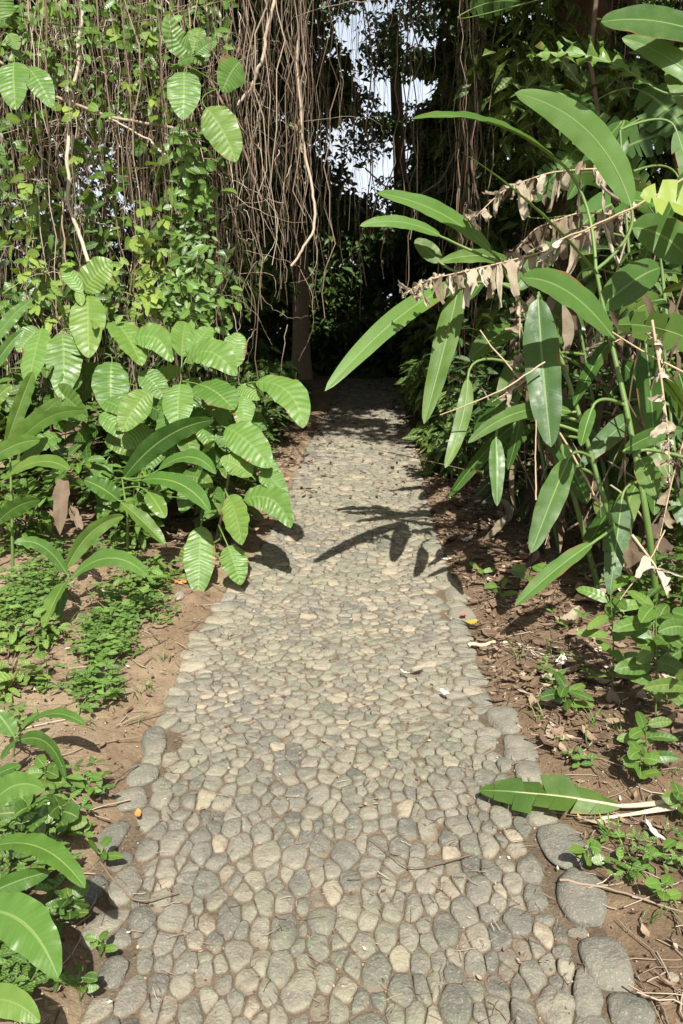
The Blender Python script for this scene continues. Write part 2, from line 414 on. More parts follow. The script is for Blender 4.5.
# ------------------------------------------------------------------ edging boulders (things)
# px, py, half width px, half height px, rotation, tone, label
BOULD = [
    (562, 847, 25, 25, .1, .22, 'large rounded grey boulder just below the fallen green leaf, topmost of the big right boulders'),
    (583, 898, 30, 33, -.5, .28, 'large oblong mossy grey boulder on the right path edge, tallest of the right boulders'),
    (607, 963, 27, 29, .1, .30, 'smooth olive grey boulder on the right path edge beside bare brown soil'),
    (631, 1013, 25, 22, .2, .12, 'dark grey boulder at the bottom right corner of the path'),
    (505, 721, 18, 15, .2, .45, 'round pale greenish edging stone, farthest of the row above the fallen green leaf'),
    (518, 750, 18, 15, -.1, .42, 'round moss tinted edging stone, second in the row above the fallen green leaf'),
    (530, 775, 17, 13, -.3, .40, 'round grey edging stone just above the fallen green leaf'),
    (540, 816, 20, 12, -.1, .5, 'flat pale stone half hidden under the fallen green leaf'),
    (154, 742, 16, 17, .5, .12, 'blue grey egg shaped stone standing out at the left path edge by bare soil'),
    (142, 776, 17, 11, .3, .35, 'pale grey oblong edging stone just below the blue grey egg shaped stone'),
    (130, 801, 19, 13, .4, .25, 'grey edging stone on the left path edge beside a small orange leaf'),
    (112, 838, 14, 19, -.5, .25, 'long grey edging stone set upright along the left path edge, beside green seedlings'),
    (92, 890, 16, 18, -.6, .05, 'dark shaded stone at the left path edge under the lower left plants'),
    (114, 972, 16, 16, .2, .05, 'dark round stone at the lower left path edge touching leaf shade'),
    (105, 679, 15, 10, .0, .38, 'lone half buried grey stone lying on the bare soil left of the path'),
    (234, 582, 9, 6, .1, .5, 'small rounded stone at the left path edge under the broad ribbed leaves'),
    (461, 616, 13, 9, .1, .62, 'tan rounded stone on the right path edge beside a yellow fallen leaf'),
    (456, 596, 11, 8, .2, .58, 'pale tan stone on the right path edge at the rim of the leaf shadow'),
]
boul_xy = []
def boulder(px, py, hw, hh, rot, tone, label, name='edging_stone', cat='stone'):
    c = G(px, py); d = np.dot(c - C_, F_)
    hw, hh = (hw * .93, hh * .93) if hw > 14 else (hw, hh)
    a = hw * d / FPX; b = (G(px, py - hh)[1] - G(px, py + hh)[1]) / 2
    cz = .0 if pathdist(np.array([c[0]]), np.array([c[1]]))[0] < .1 else groundz(c[0], c[1])
    hz = min(a, b) * .44
    th = np.linspace(0, math.pi, 15)[:, None]; ph = np.linspace(0, 2 * math.pi, 25)[None, :-1]
    sx, sy, sz = np.sin(th) * np.cos(ph), np.sin(th) * np.sin(ph), np.cos(th) * np.ones_like(ph)
    se = lambda q, e: np.sign(q) * np.abs(q) ** e
    sx, sy, sz = se(sx, .8), se(sy, .8), se(sz, .75)
    sd = rng.uniform(0, 50)
    k = 1 + .26 * np.array([mnoise.noise(Vector((u * 1.1 + sd, v * 1.1, w * 1.1))) for u, v, w in zip(sx.ravel(), sy.ravel(), sz.ravel())]).reshape(sx.shape)
    lx, ly = sx * a * k, sy * b * k
    co, si = math.cos(rot), math.sin(rot)
    e = .35
    x = c[0] + lx * co - ly * si * e; y = c[1] + lx * si * e + ly * co; z = cz + sz * hz * k + hz * .02
    n, m = th.shape[0], ph.shape[1]
    f = []
    for i in range(n - 1):
        for j in range(m): f.append((i * m + j, i * m + (j + 1) % m, (i + 1) * m + (j + 1) % m, (i + 1) * m + j))
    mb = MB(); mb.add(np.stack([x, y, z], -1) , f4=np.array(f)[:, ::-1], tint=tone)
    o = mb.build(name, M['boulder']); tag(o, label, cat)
    V = np.array([0, 0, 0.])
    boul_xy.append((c[0], c[1], max(a, b)))
    return o
for b_ in BOULD:
    o = boulder(*b_)
    if b_[0] not in (105,): o['group'] = 'stones edging the path'

# ------------------------------------------------------------------ cobbled path (structure)
def make_path():
    # warped domain so that stones are long along the path near the camera and across it farther on
    yk = np.linspace(PY0 - .2, PY1 + .2, 900)
    st = np.interp(yk, [1.0, 2.2, 2.6, 3.2, 5, 20], [.62, .66, 1.1, 1.3, 1.15, 1.0])
    gk = np.cumsum(st) * (yk[1] - yk[0])
    gf = lambda y: np.interp(y, yk, gk); gi = lambda q: np.interp(q, gk, yk)
    pts = []; cell = .05; grid = {}
    tries = 0
    def rad(x, y):
        e = min(x - pl(y), pr(y) - x)
        b = np.interp(y, [1.2, 2.3, 3.2, 4.5, 8], [.050, .049, .050, .060, .085])
        return b * (1.6 if e < .11 and y < 5 else (1.2 if e < .1 else 1.0))
    N = 170000
    cx = rng.uniform(-1.1, 1.25, N); cy = PY0 + (PY1 - PY0) * rng.random(N) ** 1.7; rr = rng.uniform(.55, 1.3, N)
    for x, y, k in zip(cx, cy, rr):
        if x < pl(y) + .02 or x > pr(y) - .02: continue
        if any((x - bx) ** 2 + ((y - by)) ** 2 < (br + .015) ** 2 for bx, by, br in boul_xy): continue
        r = rad(x, y) * k; q = gf(y)
        gi_, gj = int(x / cell // 1), int(q / cell // 1); ok = True
        for a in range(gi_ - 3, gi_ + 4):
            for b in range(gj - 3, gj + 4):
                for (x2, q2, r2) in grid.get((a, b), ()):
                    if (x - x2) ** 2 + (q - q2) ** 2 < ((r + r2) / 2) ** 2: ok = False; break
                if not ok: break
            if not ok: break
        if ok:
            grid.setdefault((gi_, gj), []).append((x, q, r)); pts.append((x, q, r))
    pts = np.array(pts)
    kd = kdtree.KDTree(len(pts) + len(boul_xy) * 14)
    ext = [(p[0], p[1], p[2]) for p in pts]
    for bx, by, br in boul_xy:
        for a in np.arange(14) / 14 * 6.283:
            ext.append((bx + math.cos(a) * br * .62, gf(by) + math.sin(a) * br * .62, .04))
    for i, p in enumerate(ext): kd.insert((p[0], p[1], 0), i)
    kd.balance()
    mb = MB()
    nr = 16
    prof_s = np.array([1.0, 1.0, .965, .88, .72, .48, .22])
    for i, (x, q, r) in enumerate(pts):
        y = gi(q)
        poly = [np.array([math.cos(a_), math.sin(a_)]) * r * 1.25 for a_ in np.arange(10) * .6283]
        sh = rng.uniform(.0005, .0024)
        for (co, j, dist) in kd.find_n((x, q, 0), 15):
            if j == i: continue
            d = np.array([co[0] - x, co[1] - q]); L = np.linalg.norm(d)
            if L < 1e-6: continue
            n = d / L
            wgt = (r - ext[j][2]) * .30
            off = min(max(L / 2 + wgt, .012), L - .008) - sh
            new = []
            for a in range(len(poly)):
                p0, p1 = poly[a], poly[(a + 1) % len(poly)]
                s0, s1 = p0 @ n - off, p1 @ n - off
                if s0 <= 0: new.append(p0)
                if (s0 < 0) != (s1 < 0): new.append(p0 + (p1 - p0) * (s0 / (s0 - s1)))
            poly = new
            if len(poly) < 3: break
        if len(poly) < 3: continue
        # clip to the path's ragged edge
        for n, off in ((np.array([-1., 0]), x - pl(y) + rng.uniform(-.01, .02)), (np.array([1., 0]), pr(y) - x + rng.uniform(-.01, .02))):
            new = []
            for a in range(len(poly)):
                p0, p1 = poly[a], poly[(a + 1) % len(poly)]
                s0, s1 = p0 @ n - off, p1 @ n - off
                if s0 <= 0: new.append(p0)
                if (s0 < 0) != (s1 < 0): new.append(p0 + (p1 - p0) * (s0 / (s0 - s1)))
            poly = new
            if len(poly) < 3: break
        if len(poly) < 3: continue
        pp = np.array(poly)
        nx = np.roll(pp, -1, 0); pp = np.stack([pp * .88 + nx * .12, pp * .12 + nx * .88], 1).reshape(-1, 2)
        for _ in range(1):
            nx = np.roll(pp, -1, 0); pp = np.stack([pp * .75 + nx * .25, pp * .25 + nx * .75], 1).reshape(-1, 2)
        pw = np.stack([pp[:, 0] + x, gi(pp[:, 1] + q)], 1)
        c = pw.mean(0)
        seg = np.linalg.norm(np.diff(np.vstack([pw, pw[:1]]), axis=0), axis=1); cum = np.concatenate([[0], np.cumsum(seg)])
        tt = np.linspace(0, cum[-1], nr + 1)[:-1]; pc = np.vstack([pw, pw[:1]])
        ring = np.stack([np.interp(tt, cum, pc[:, 0]), np.interp(tt, cum, pc[:, 1])], 1) - c
        sz = np.sqrt((ring ** 2).sum(1)).mean()
        if sz < .012: continue
        ring *= 1 + rng.normal(0, .03, nr)[:, None]
        H = np.clip(sz * rng.uniform(.2, .4), .007, .016); pw_ = rng.uniform(2.0, 3.6)
        tilt = rng.normal(0, .09, 2); lift = rng.normal(.002, .002)
        vs = []
        for k, s in enumerate(prof_s):
            zz = -.02 if k == 0 else H * (1 - min(s, .998) ** pw_) ** (1 / pw_) * .95
            p = ring * s
            z = zz + lift + p @ tilt
            if k > 1: z = z + rng.normal(0, .0009, nr) + .006 * np.array([mnoise.noise(Vector((a * 22, b * 22, i))) for a, b in (p + c)]) * (k > 2)
            vs.append(np.column_stack([p + c, z]))
        vs.append(np.array([[c[0], c[1], H + lift]]))
        V = np.vstack(vs); f4 = []; f3 = []
        for k in range(len(prof_s) - 1):
            for a in range(nr): f4.append((k * nr + a, k * nr + (a + 1) % nr, (k + 1) * nr + (a + 1) % nr, (k + 1) * nr + a))
        b = (len(prof_s) - 1) * nr
        for a in range(nr): f3.append((b + a, b + (a + 1) % nr, len(V) - 1))
        tone = np.clip(rng.normal(.48, .26), 0, 1)
        tone += .08 if y > 2.8 else -.02
        if rng.random() < .12: tone = rng.uniform(.0, .3)
        mb.add(V, f4=f4, f3=f3, tint=float(np.clip(tone, 0, 1)))
    return mb
o = make_path().build('path', M['stone']); tag(o, kind='structure')
# the bedding the cobbles sit in
yb = np.arange(PY0 - .1, PY1 + .1, .04); nb = 40
B = []
for y in yb:
    x = np.linspace(pl(y) - .05, pr(y) + .05, nb)
    B.append(np.column_stack([x, np.full(nb, y), np.zeros(nb)]))
B = np.array(B); zz = .0035 * vnoise(B[..., 0], B[..., 1], 25) + .003 * vnoise(B[..., 0], B[..., 1], 60, 4)
B[..., 2] = zz - .001
mb = MB(); mb.add(B, f4=grid_faces(len(yb), nb)); o = mb.build('path_bedding', M['grout']); tag(o, kind='structure')

# ------------------------------------------------------------------ litter (stuff)
def crumple_leaf(mb, c, L, W, rot, tint, curl=.5, tiltv=.25, nseg=5):
    mid = np.zeros((nseg, 3)); mid[:, 0] = np.linspace(-.5, .5, nseg) * L
    mid[:, 2] = (np.linspace(-1, 1, nseg) ** 2) * L * curl * .25
    up = nrm([rng.normal(0, tiltv), rng.normal(0, tiltv), 1])
    co, si = math.cos(rot), math.sin(rot)
    mid = mid @ np.array([[co, si, 0], [-si, co, 0], [0, 0, 1]]) + c
    blade(mb, mid, up, W / 2, 'ovate', fold=curl * rng.uniform(-.3, 1), wave=.25, nw=1, tint=tint)

def scatter_litter():
    mb = MB()
    n = 0
    while n < 9500:
        side = 1 if rng.random() < .62 else -1
        y = 1.3 + 9.5 * rng.random() ** 1.25
        if side > 0: x = pr(y) + abs(rng.normal(0, .75 if rng.random() < .6 else .3)) + .01
        else: x = pl(y) - abs(rng.normal(0, .75)) - .05
        if side > 0 and y < 2.4 and rng.random() < .88: continue
        if side < 0 and 1.9 < y < 4.2 and x > pl(y) - .55 and rng.random() < .8: continue
        if any((x - bx) ** 2 + (y - by) ** 2 < br ** 2 for bx, by, br in boul_xy): continue
        L = rng.uniform(.015, .05) if rng.random() < .88 else rng.uniform(.06, .13)
        z = groundz(x, y) + .006 + rng.random() * .012
        crumple_leaf(mb, np.array([x, y, z]), L, L * rng.uniform(.3, .6), rng.uniform(0, 6.28), float(np.clip(rng.normal(.48, .22), 0, 1)), rng.uniform(.1, 1.1), .3, 4)
        n += 1
    for _ in range(900):
        y = 6.2 + 11 * rng.random() ** .9; x = rng.uniform(pl(y), pr(y)) if rng.random() < .5 else (pl(y) + abs(rng.normal(0, .15)) if rng.random() < .5 else pr(y) - abs(rng.normal(0, .2)))
        L = rng.uniform(.03, .10)
        crumple_leaf(mb, np.array([x, y, .024]), L, L * rng.uniform(.3, .6), rng.uniform(0, 6.28), float(np.clip(rng.normal(.42, .2), 0, 1)), rng.uniform(.1, .9), .3, 4)
    for _ in range(420):
        y = 1.4 + 5 * rng.random(); x = rng.uniform(pl(y), pr(y)); L = rng.uniform(.006, .022)
        crumple_leaf(mb, np.array([x, y, .016]), L, L * rng.uniform(.3, .8), rng.uniform(0, 6.28), float(np.clip(rng.normal(.6, .25), 0, 1)), rng.uniform(.1, .9), .3, 4)
    return mb
tag(scatter_litter().build('leaf_litter', M['litter']), 'brown dry leaf litter strewn over the soil beside the path', 'leaf litter', kind='stuff')

mb = MB()
for _ in range(2600):                       # twigs, straw and fibres
    on = rng.random() < .38
    y = 1.3 + 8 * rng.random() ** 1.3
    if on: x = rng.uniform(pl(y), pr(y)); z = .022
    else:
        x = pr(y) + abs(rng.normal(0, .55)) if rng.random() < .68 else pl(y) - abs(rng.normal(0, .7)); z = groundz(x, y) + .008
    L = rng.uniform(.015, .06) if on else rng.uniform(.03, .22); a = rng.uniform(0, 6.28); k = 5
    pts = np.column_stack([np.linspace(-.5, .5, k) * L * math.cos(a), np.linspace(-.5, .5, k) * L * math.sin(a), np.zeros(k)]) + [x, y, z] + rng.normal(0, L * .035, (k, 3)) * [1, 1, .3]
    tube(mb, pts, rng.uniform(.0006, .0013) if on else rng.uniform(.0008, .003), 3, float(np.clip(rng.normal(.45, .25), 0, 1)))
tag(mb.build('twig_litter', M['root']), 'thin dry twigs and straw scattered on the soil and between cobbles', 'twigs', kind='stuff')

mb = MB()                                   # rust brown crumbs and pebbles caught in the joints
for _ in range(7000):
    y = 1.3 + 5.5 * rng.random() ** 1.2; 
    x = rng.uniform(pl(y) - .9, pr(y) + .6)
    s = rng.uniform(.002, .006); ins = pl(y) < x < pr(y)
    z = .004 if ins else groundz(x, y) + .002
    c = np.array([x, y, z]); q = rng.normal(0, 1, (6, 3)); q = q / np.linalg.norm(q, axis=1)[:, None]
    o6 = np.array([[1, 0, 0], [-1, 0, 0], [0, 1, 0], [0, -1, 0], [0, 0, 1], [0, 0, -1.]]) * s * rng.uniform(.6, 1.3, (6, 1)) + c
    mb.add(o6, f3=[(0, 2, 4), (2, 1, 4), (1, 3, 4), (3, 0, 4), (2, 0, 5), (1, 2, 5), (3, 1, 5), (0, 3, 5)], tint=float(rng.uniform(.15, .9)))
tag(mb.build('grit', M['litter']), 'crumbs of bark and tiny pebbles in the joints of the cobbles', 'grit', kind='stuff')

# small loose stones (things)
for i, (px, py, hw, hh, tn, lab) in enumerate([
    (180, 605, 5, 4, .9, 'small whitish stone on the soil under the broad ribbed leaf'),
    (196, 638, 8, 5, .95, 'flat whitish stone at the left edge of the cobbles, largest of the pale loose stones'),
    (186, 655, 6, 4, .98, 'small bright white stone just below the flat whitish stone'),
    (203, 658, 8, 4, .85, 'pale chip of stone lying on the left edging cobbles'),
    (640, 962, 6, 5, .6, 'small round pebble on bare soil right of the olive boulder'),
    (672, 985, 6, 5, .8, 'pale crumbly pebble on the soil at the lower right edge'),
    (655, 975, 5, 4, .15, 'small dark pebble on bare soil at lower right')]):
    boulder(px, py, hw, hh, .3, tn, lab, 'pebble', 'pebble')['group'] = 'loose pebbles beside the path'

# ------------------------------------------------------------------ plants with leaves placed one by one
def facing(mid_pt, a=.6, b=.7, jit=.25):
    return nrm(a * nrm(C_ - mid_pt) + b * SUN + rng.normal(0, jit, 3))

def leaf_part(parent, spec, mat, prof='ovate', stem=None, nribs=11, ripple=.0028, fold=.18, name='leaf', wave=.08, droop=.1, pet=True, tornp=None, petr=.004, k=48, wscale=None):
    """spec: bx,by,tx,ty,wpx,d0,d1,tint[,mx,my,rot]"""
    bx, by, tx, ty, w, d0, d1, tint = spec[:8]
    b, t = P(bx, by, d0), P(tx, ty, d1)
    mm = (b + t) / 2
    L = np.linalg.norm(t - b)
    if len(spec) > 8 and spec[8] is not None: mc = P(spec[8], spec[9], (d0 + d1) / 2); ctrl = 2 * mc - mm
    else: ctrl = mm + np.array([0, 0, 1.]) * L * .14 + rng.normal(0, .03, 3) * L
    rot = spec[10] if len(spec) > 10 else rng.uniform(-.45, .45)
    mid = bez(b, ctrl, t, k)
    jt = .08 if len(spec) > 10 else None
    up = facing(mm, jit=jt or .25) if tint >= .36 else facing(mm, 1., .1, jt or .35)
    ax = nrm(t - b); up = nrm(up - ax * (up @ ax))
    up = nrm(up * math.cos(rot) + np.cross(ax, up) * math.sin(rot))
    hw = w * (d0 + d1) / 2 / FPX / 2 / max(.55, math.cos(rot)) * (wscale or (1.36 if prof == 'ovate' else 1.15))
    mb = MB()
    if tornp: torn_blade(mb, mid, up, hw, prof, tint=tint, **tornp)
    else: blade(mb, mid, up, hw, prof, fold=fold * rng.uniform(.3, 1.4), ripple=ripple, nribs=nribs, wave=wave, tint=tint, droop=droop, nw=4)
    o = mb.build(name, mat, parent)
    ms = MB()
    # midrib swelling on the back of the blade plus stalk to the stem
    _, _, nn = frame_along(mid, up)
    rr = np.linspace(petr, petr * .2, k)
    rib = mid - nn * rr[:, None] * .6
    if pet and stem is not None:
        st = np.asarray(stem); st = np.stack([np.interp(np.linspace(0, len(st) - 1, 80), np.arange(len(st)), st[:, c]) for c in range(3)], 1)
        dist = np.linalg.norm(st - b, axis=1) + np.maximum(st[:, 2] - b[2], 0) * 1.5 - st[:, 2] * .35
        s0 = st[int(np.argmin(dist))]
        D = np.linalg.norm(b - s0)
        c1 = b - nrm(mid[1] - mid[0]) * D * .45
        pt = bez(s0, c1, b, 10)
        pts = np.vstack([pt[:-1], rib]); rads = np.concatenate([np.linspace(petr * 1.3, petr, 9), rr])
    else: pts, rads = rib, rr
    tube(ms, pts, rads, 5, .55)
    p = ms.build('midrib', M['stem'], parent); 
    if parent is not None:
        # midrib is a sub-part of its leaf
        p.parent = o
    return o

def stem_pts(pix, n=24):
    """pix: list of (px,py,depth), first one on the ground"""
    pts = np.array([P(*p) for p in pix])
    b = G(pix[0][0], pix[0][1]); pts[0] = [b[0], b[1], groundz(b[0], b[1]) - .03]
    u = np.linspace(0, len(pts) - 1, n)
    out = np.stack([np.interp(u, np.arange(len(pts)), pts[:, c]) for c in range(3)], 1)
    for _ in range(4): out[1:-1] = (out[:-2] + out[2:] + out[1:-1] * 2) / 4
    return out

def plant(name, label, cat, stems, leaves, mat, stem_r=.008, stem_mat='stem', group=None, **kw):
    base = stems[0][0]
    th = thing(name, label, cat, base, group)
    for s in stems:
        ms = MB(); tube(ms, s, np.linspace(stem_r, stem_r * .5, len(s)), 7, .4); ms.build('stem', M[stem_mat], th)
    allp = np.vstack(stems)
    for sp in leaves:
        # choose nearest stem
        b = P(sp[0], sp[1], sp[5])
        s = min(stems, key=lambda q: np.linalg.norm(q - b, axis=1).min())
        leaf_part(th, sp, mat, stem=s, **kw)
    return th

def dg(px, py):      # depth of a ground pixel
    return float((G(px, py) - C_) @ F_)

# --- left: broad ribbed-leaf shrubs
A = plant('broadleaf_shrub', 'tall shrub with drooping ribbed leaves at left, topped by a pale round leaf', 'shrub',
    [stem_pts([(80, 505, 5.4), (84, 420, 5.4), (82, 340, 5.4), (86, 292, 5.4)]), stem_pts([(60, 510, 5.3), (50, 420, 5.4), (42, 330, 5.4)])],
    [(88, 296, 89, 358, 38, 5.35, 5.15, .75), (84, 292, 113, 262, 34, 5.35, 5.3, .95), (82, 293, 62, 268, 17, 5.3, 5.4, .9),
     (42, 328, 28, 388, 30, 5.3, 5.1, .95), (62, 333, 62, 400, 37, 5.25, 5.05, .55), (40, 330, 18, 352, 26, 5.3, 5.2, .6),
     (112, 362, 112, 418, 36, 5.2, 5.05, .4), (98, 318, 78, 296, 20, 5.4, 5.5, .4), (70, 360, 92, 330, 24, 5.5, 5.6, .3), (54, 390, 88, 420, 28, 5.1, 5.0, .5),
     (100, 365, 82, 400, 28, 5.5, 5.4, .25)],
    M['broad'], .010, 'woody')
Bp = plant('broadleaf_shrub', 'bushy shrub of large pale ribbed leaves overhanging the left path edge', 'shrub',
    [stem_pts([(186, 520, 5.0), (182, 450, 4.9), (181, 372, 4.9)]), stem_pts([(212, 560, 4.6), (225, 500, 4.55), (236, 430, 4.6), (246, 385, 4.7)])],
    [(182, 357, 186, 322, 27, 4.9, 5.0, .95), (189, 354, 212, 327, 25, 4.9, 5.0, .9), (186, 362, 236, 376, 36, 4.8, 4.6, .85, 210, 352), (228, 372, 240, 333, 28, 4.8, 4.9, .9),
     (180, 384, 178, 432, 34, 4.75, 4.6, .85), (150, 392, 122, 432, 30, 4.8, 4.65, .75), (198, 384, 234, 410, 38, 4.7, 4.5, .4), (244, 396, 244, 430, 24, 4.6, 4.5, .95),
     (256, 382, 303, 428, 36, 4.6, 4.35, .85, 288, 392), (236, 388, 260, 400, 18, 4.7, 4.6, .95), (226, 428, 270, 468, 38, 4.5, 4.3, .85), (252, 476, 220, 460, 26, 4.4, 4.4, .9),
     (228, 496, 242, 545, 30, 4.4, 4.25, .85), (244, 500, 291, 528, 30, 4.4, 4.25, .8, 272, 500), (264, 455, 290, 522, 20, 4.5, 4.4, .6), (201, 526, 198, 597, 33, 4.4, 4.25, .7),
     (228, 546, 241, 585, 28, 4.35, 4.3, .8), (262, 470, 284, 492, 22, 4.4, 4.35, .7), (215, 440, 195, 470, 26, 4.6, 4.6, .3), (240, 450, 214, 436, 22, 4.7, 4.7, .4), (208, 545, 180, 560, 24, 4.5, 4.5, .2)],
    M['broad'], .010, 'woody')
Cp = plant('broadleaf_shrub', 'middle shrub of pale ribbed leaves, between the tall left shrub and the path shrub', 'shrub',
    [stem_pts([(140, 520, 5.2), (140, 440, 5.1), (134, 350, 5.2)])],
    [(114, 322, 142, 366, 32, 5.2, 5.0, .8), (130, 342, 172, 362, 30, 5.1, 4.95, .95, 155, 338), (100, 414, 130, 442, 24, 5.0, 4.9, .8), (134, 352, 118, 325, 22, 5.3, 5.3, .6),
     (140, 372, 165, 400, 26, 5.1, 5.0, .5), (150, 380, 182, 372, 22, 5.2, 5.1, .7), (118, 420, 150, 408, 22, 5.0, 5.0, .5), (152, 430, 122, 448, 24, 4.9, 4.8, .6), (150, 440, 176, 462, 24, 4.9, 4.8, .6),
     (120, 380, 100, 372, 20, 5.3, 5.3, .3)],
    M['broad'], .009, 'woody')
def extra_leaves(th, stems, n, box, d, wr):
    for _ in range(n):
        x, y = rng.uniform(box[0], box[2]), rng.uniform(box[1], box[3]); a = rng.uniform(.2, 2.9); L = rng.uniform(28, 46)
        dd = d + rng.uniform(-.1, .25)
        leaf_part(th, (x, y, x + math.cos(a) * L, y + math.sin(a) * L * .9, L * rng.uniform(.48, .62), dd, dd - .15, float(rng.uniform(.05, .75))), M['broad'], stem=stems)
extra_leaves(Bp, stem_pts([(186, 520, 5.0), (182, 450, 4.9), (181, 372, 4.9)]), 34, (150, 380, 250, 500), 4.9, 0)
extra_leaves(Cp, stem_pts([(140, 520, 5.2), (140, 440, 5.1), (134, 350, 5.2)]), 28, (95, 370, 170, 500), 5.1, 0)
extra_leaves(A, stem_pts([(80, 505, 5.4), (84, 420, 5.4), (82, 340, 5.4)]), 12, (20, 370, 110, 470), 5.3, 0)
# --- ginger like plants
Dp = plant('ginger_plant', 'ginger plant with a long dark leaf arching right, below the ribbed shrubs', 'plant',
    [stem_pts([(128, 560, 4.5), (128, 520, 4.5), (122, 478, 4.5)])],
    [(124, 478, 214, 420, 27, 4.5, 4.2, .0, 165, 438, .1), (158, 470, 216, 474, 20, 4.4, 4.2, .5, 190, 457), (142, 480, 210, 512, 26, 4.4, 4.1, .5, 180, 484),
     (148, 492, 165, 518, 22, 4.4, 4.3, .6), (118, 500, 84, 480, 24, 4.5, 4.4, .4), (124, 505, 165, 545, 20, 4.4, 4.3, .35)],
    M['ginger'], .009, prof='lance', nribs=24, ripple=0, fold=.3)
Ep = plant('ginger_plant', 'ginger plant with upright glossy blades at the far left edge', 'plant',
    [stem_pts([(14, 590, 4.3), (12, 520, 4.3), (10, 450, 4.3)]), stem_pts([(-20, 590, 4.2), (-12, 480, 4.2), (-8, 400, 4.3)])],
    [(6, 445, 33, 372, 19, 4.3, 4.4, .4), (12, 448, 62, 398, 20, 4.3, 4.2, .4), (16, 446, 86, 411, 18, 4.2, 4.0, .8, 48, 418), (-8, 345, 32, 300, 16, 4.3, 4.3, .75), (-10, 375, 24, 330, 14, 4.3, 4.3, .5),
     (-10, 460, 40, 440, 22, 4.2, 4.1, .6), (4, 480, 70, 470, 22, 4.2, 4.0, .5, 38, 462), (0, 520, 40, 500, 22, 4.2, 4.1, .35), (-12, 410, 12, 385, 18, 4.3, 4.3, .5), (20, 470, 48, 438, 16, 4.4, 4.4, .3)],
    M['ginger'], .010, prof='lance', nribs=24, ripple=0, fold=.3)
Fp = plant('young_ginger_plant', 'young ginger plant with five broad shiny leaves spreading over green ground cover', 'plant',
    [stem_pts([(58, 628, dg(58, 628)), (62, 600, 3.9), (69, 572, 3.85)])],
    [(67, 574, 14, 543, 19, 3.85, 3.8, .45, 42, 546), (67, 568, 124, 516, 20, 3.9, 4.0, .5, 92, 532), (72, 578, 149, 577, 22, 3.8, 3.6, .6, 110, 558), (66, 582, 44, 628, 24, 3.8, 3.55, .55), (66, 585, 58, 620, 14, 3.85, 3.75, .3)],
    M['ginger'], .009, prof='lance', nribs=24, ripple=0, fold=.3)
# --- lower left
Gp = plant('sapling', 'small sapling with pointed leaves at left edge above the lower left foliage', 'plant',
    [stem_pts([(10, 800, dg(10, 800)), (12, 770, 2.75), (15, 738, 2.7)])],
    [(20, 732, 86, 726, 18, 2.7, 2.55, .6, 52, 714), (20, 740, 66, 780, 20, 2.65, 2.5, .3, 48, 744), (14, 736, -4, 712, 22, 2.7, 2.7, .7), (16, 740, 2, 760, 16, 2.6, 2.5, .3), (18, 734, 40, 712, 12, 2.75, 2.8, .7)],
    M['ginger'], .006, prof='lance', ripple=0, fold=.25, petr=.003)
Hp = plant('ginger_plant', 'large leaved ginger plant at the lower left corner, its biggest leaf edged with brown rot', 'plant',
    [stem_pts([(-45, 1010, dg(-45, 1010)), (-45, 930, 1.75), (-35, 850, 1.8), (-30, 800, 1.9)])],
    [(-14, 812, 44, 790, 32, 1.9, 1.85, .9, 14, 786), (-20, 852, 85, 888, 34, 1.8, 1.7, .75, 36, 846), (-26, 912, 58, 978, 56, 1.75, 1.6, .8, 22, 922), (-30, 1010, 40, 1022, 38, 1.6, 1.55, .8, 4, 1000),
     (-14, 895, 50, 872, 24, 1.9, 1.9, .25), (-20, 785, 20, 765, 20, 2.0, 2.0, .4), (-20, 935, 20, 1000, 30, 1.85, 1.8, .3)],
    M['ginger'], .010, prof='lance', ripple=.001, fold=.25)
o = None
def seedling(label, base, leaves, mat='small', group=None, name='seedling', r=.003):
    return plant(name, label, 'seedling', [stem_pts([(*base, dg(*base)), (base[0] + 1, base[1] - 12, dg(*base) * .97), (base[0] + 3, base[1] - 26, dg(*base) * .95)])], leaves, M[mat], r, group=group, nribs=6, ripple=0, petr=.0018, k=12)
def rosette(label, bx, by, n, Lp, wp, name='seedling', mat='small', tint=.6, h=22, group='seedlings beside the path', r=.0025, cat='seedling', prof='ovate', spread=1.0):
    d = dg(bx, by)
    st = stem_pts([(bx, by, d), (bx + rng.uniform(-2, 2), by - h * .5, d * .98), (bx + rng.uniform(-4, 4), by - h, d * .96)])
    lv = []
    for i in range(n):
        a = i * 2.4 + rng.uniform(-.3, .3); f = .35 + .65 * (i / max(1, n - 1)); yb_ = by - h * f
        l = Lp * rng.uniform(.7, 1.15) * spread
        ex, ey = math.cos(a), math.sin(a)
        sx_, sy_ = bx + ex * 3, yb_ - ey * 1.5
        lv.append((sx_, sy_, sx_ + ex * l, sy_ - ey * l * .55 - l * .08, wp * rng.uniform(.8, 1.1), d * .97, d * .97 + ey * l * d / FPX * .8, np.clip(tint + rng.normal(0, .15), 0, 1)))
    th = plant(name, label, cat, [st], lv, M[mat], r, group=group, nribs=6, ripple=0, petr=.0016, k=12, prof=prof)
    return th
rosette('bright seedling beside the end of the dry stalk on the right bank', 588, 868, 6, 18, 13, tint=.8)
rosette('small seedling on bare soil near the right photo edge, below the dry stalk', 664, 905, 5, 20, 13, tint=.85)
rosette('leafy seedling at the right edge above the dry stalk', 640, 790, 8, 22, 14, tint=.6, h=40)
rosette('dark green seedling cluster among brown litter at lower right', 680, 822, 8, 18, 13, tint=.4, h=30)
rosette('low seedling in litter right of the path by the olive boulders', 662, 870, 4, 16, 10, tint=.7)
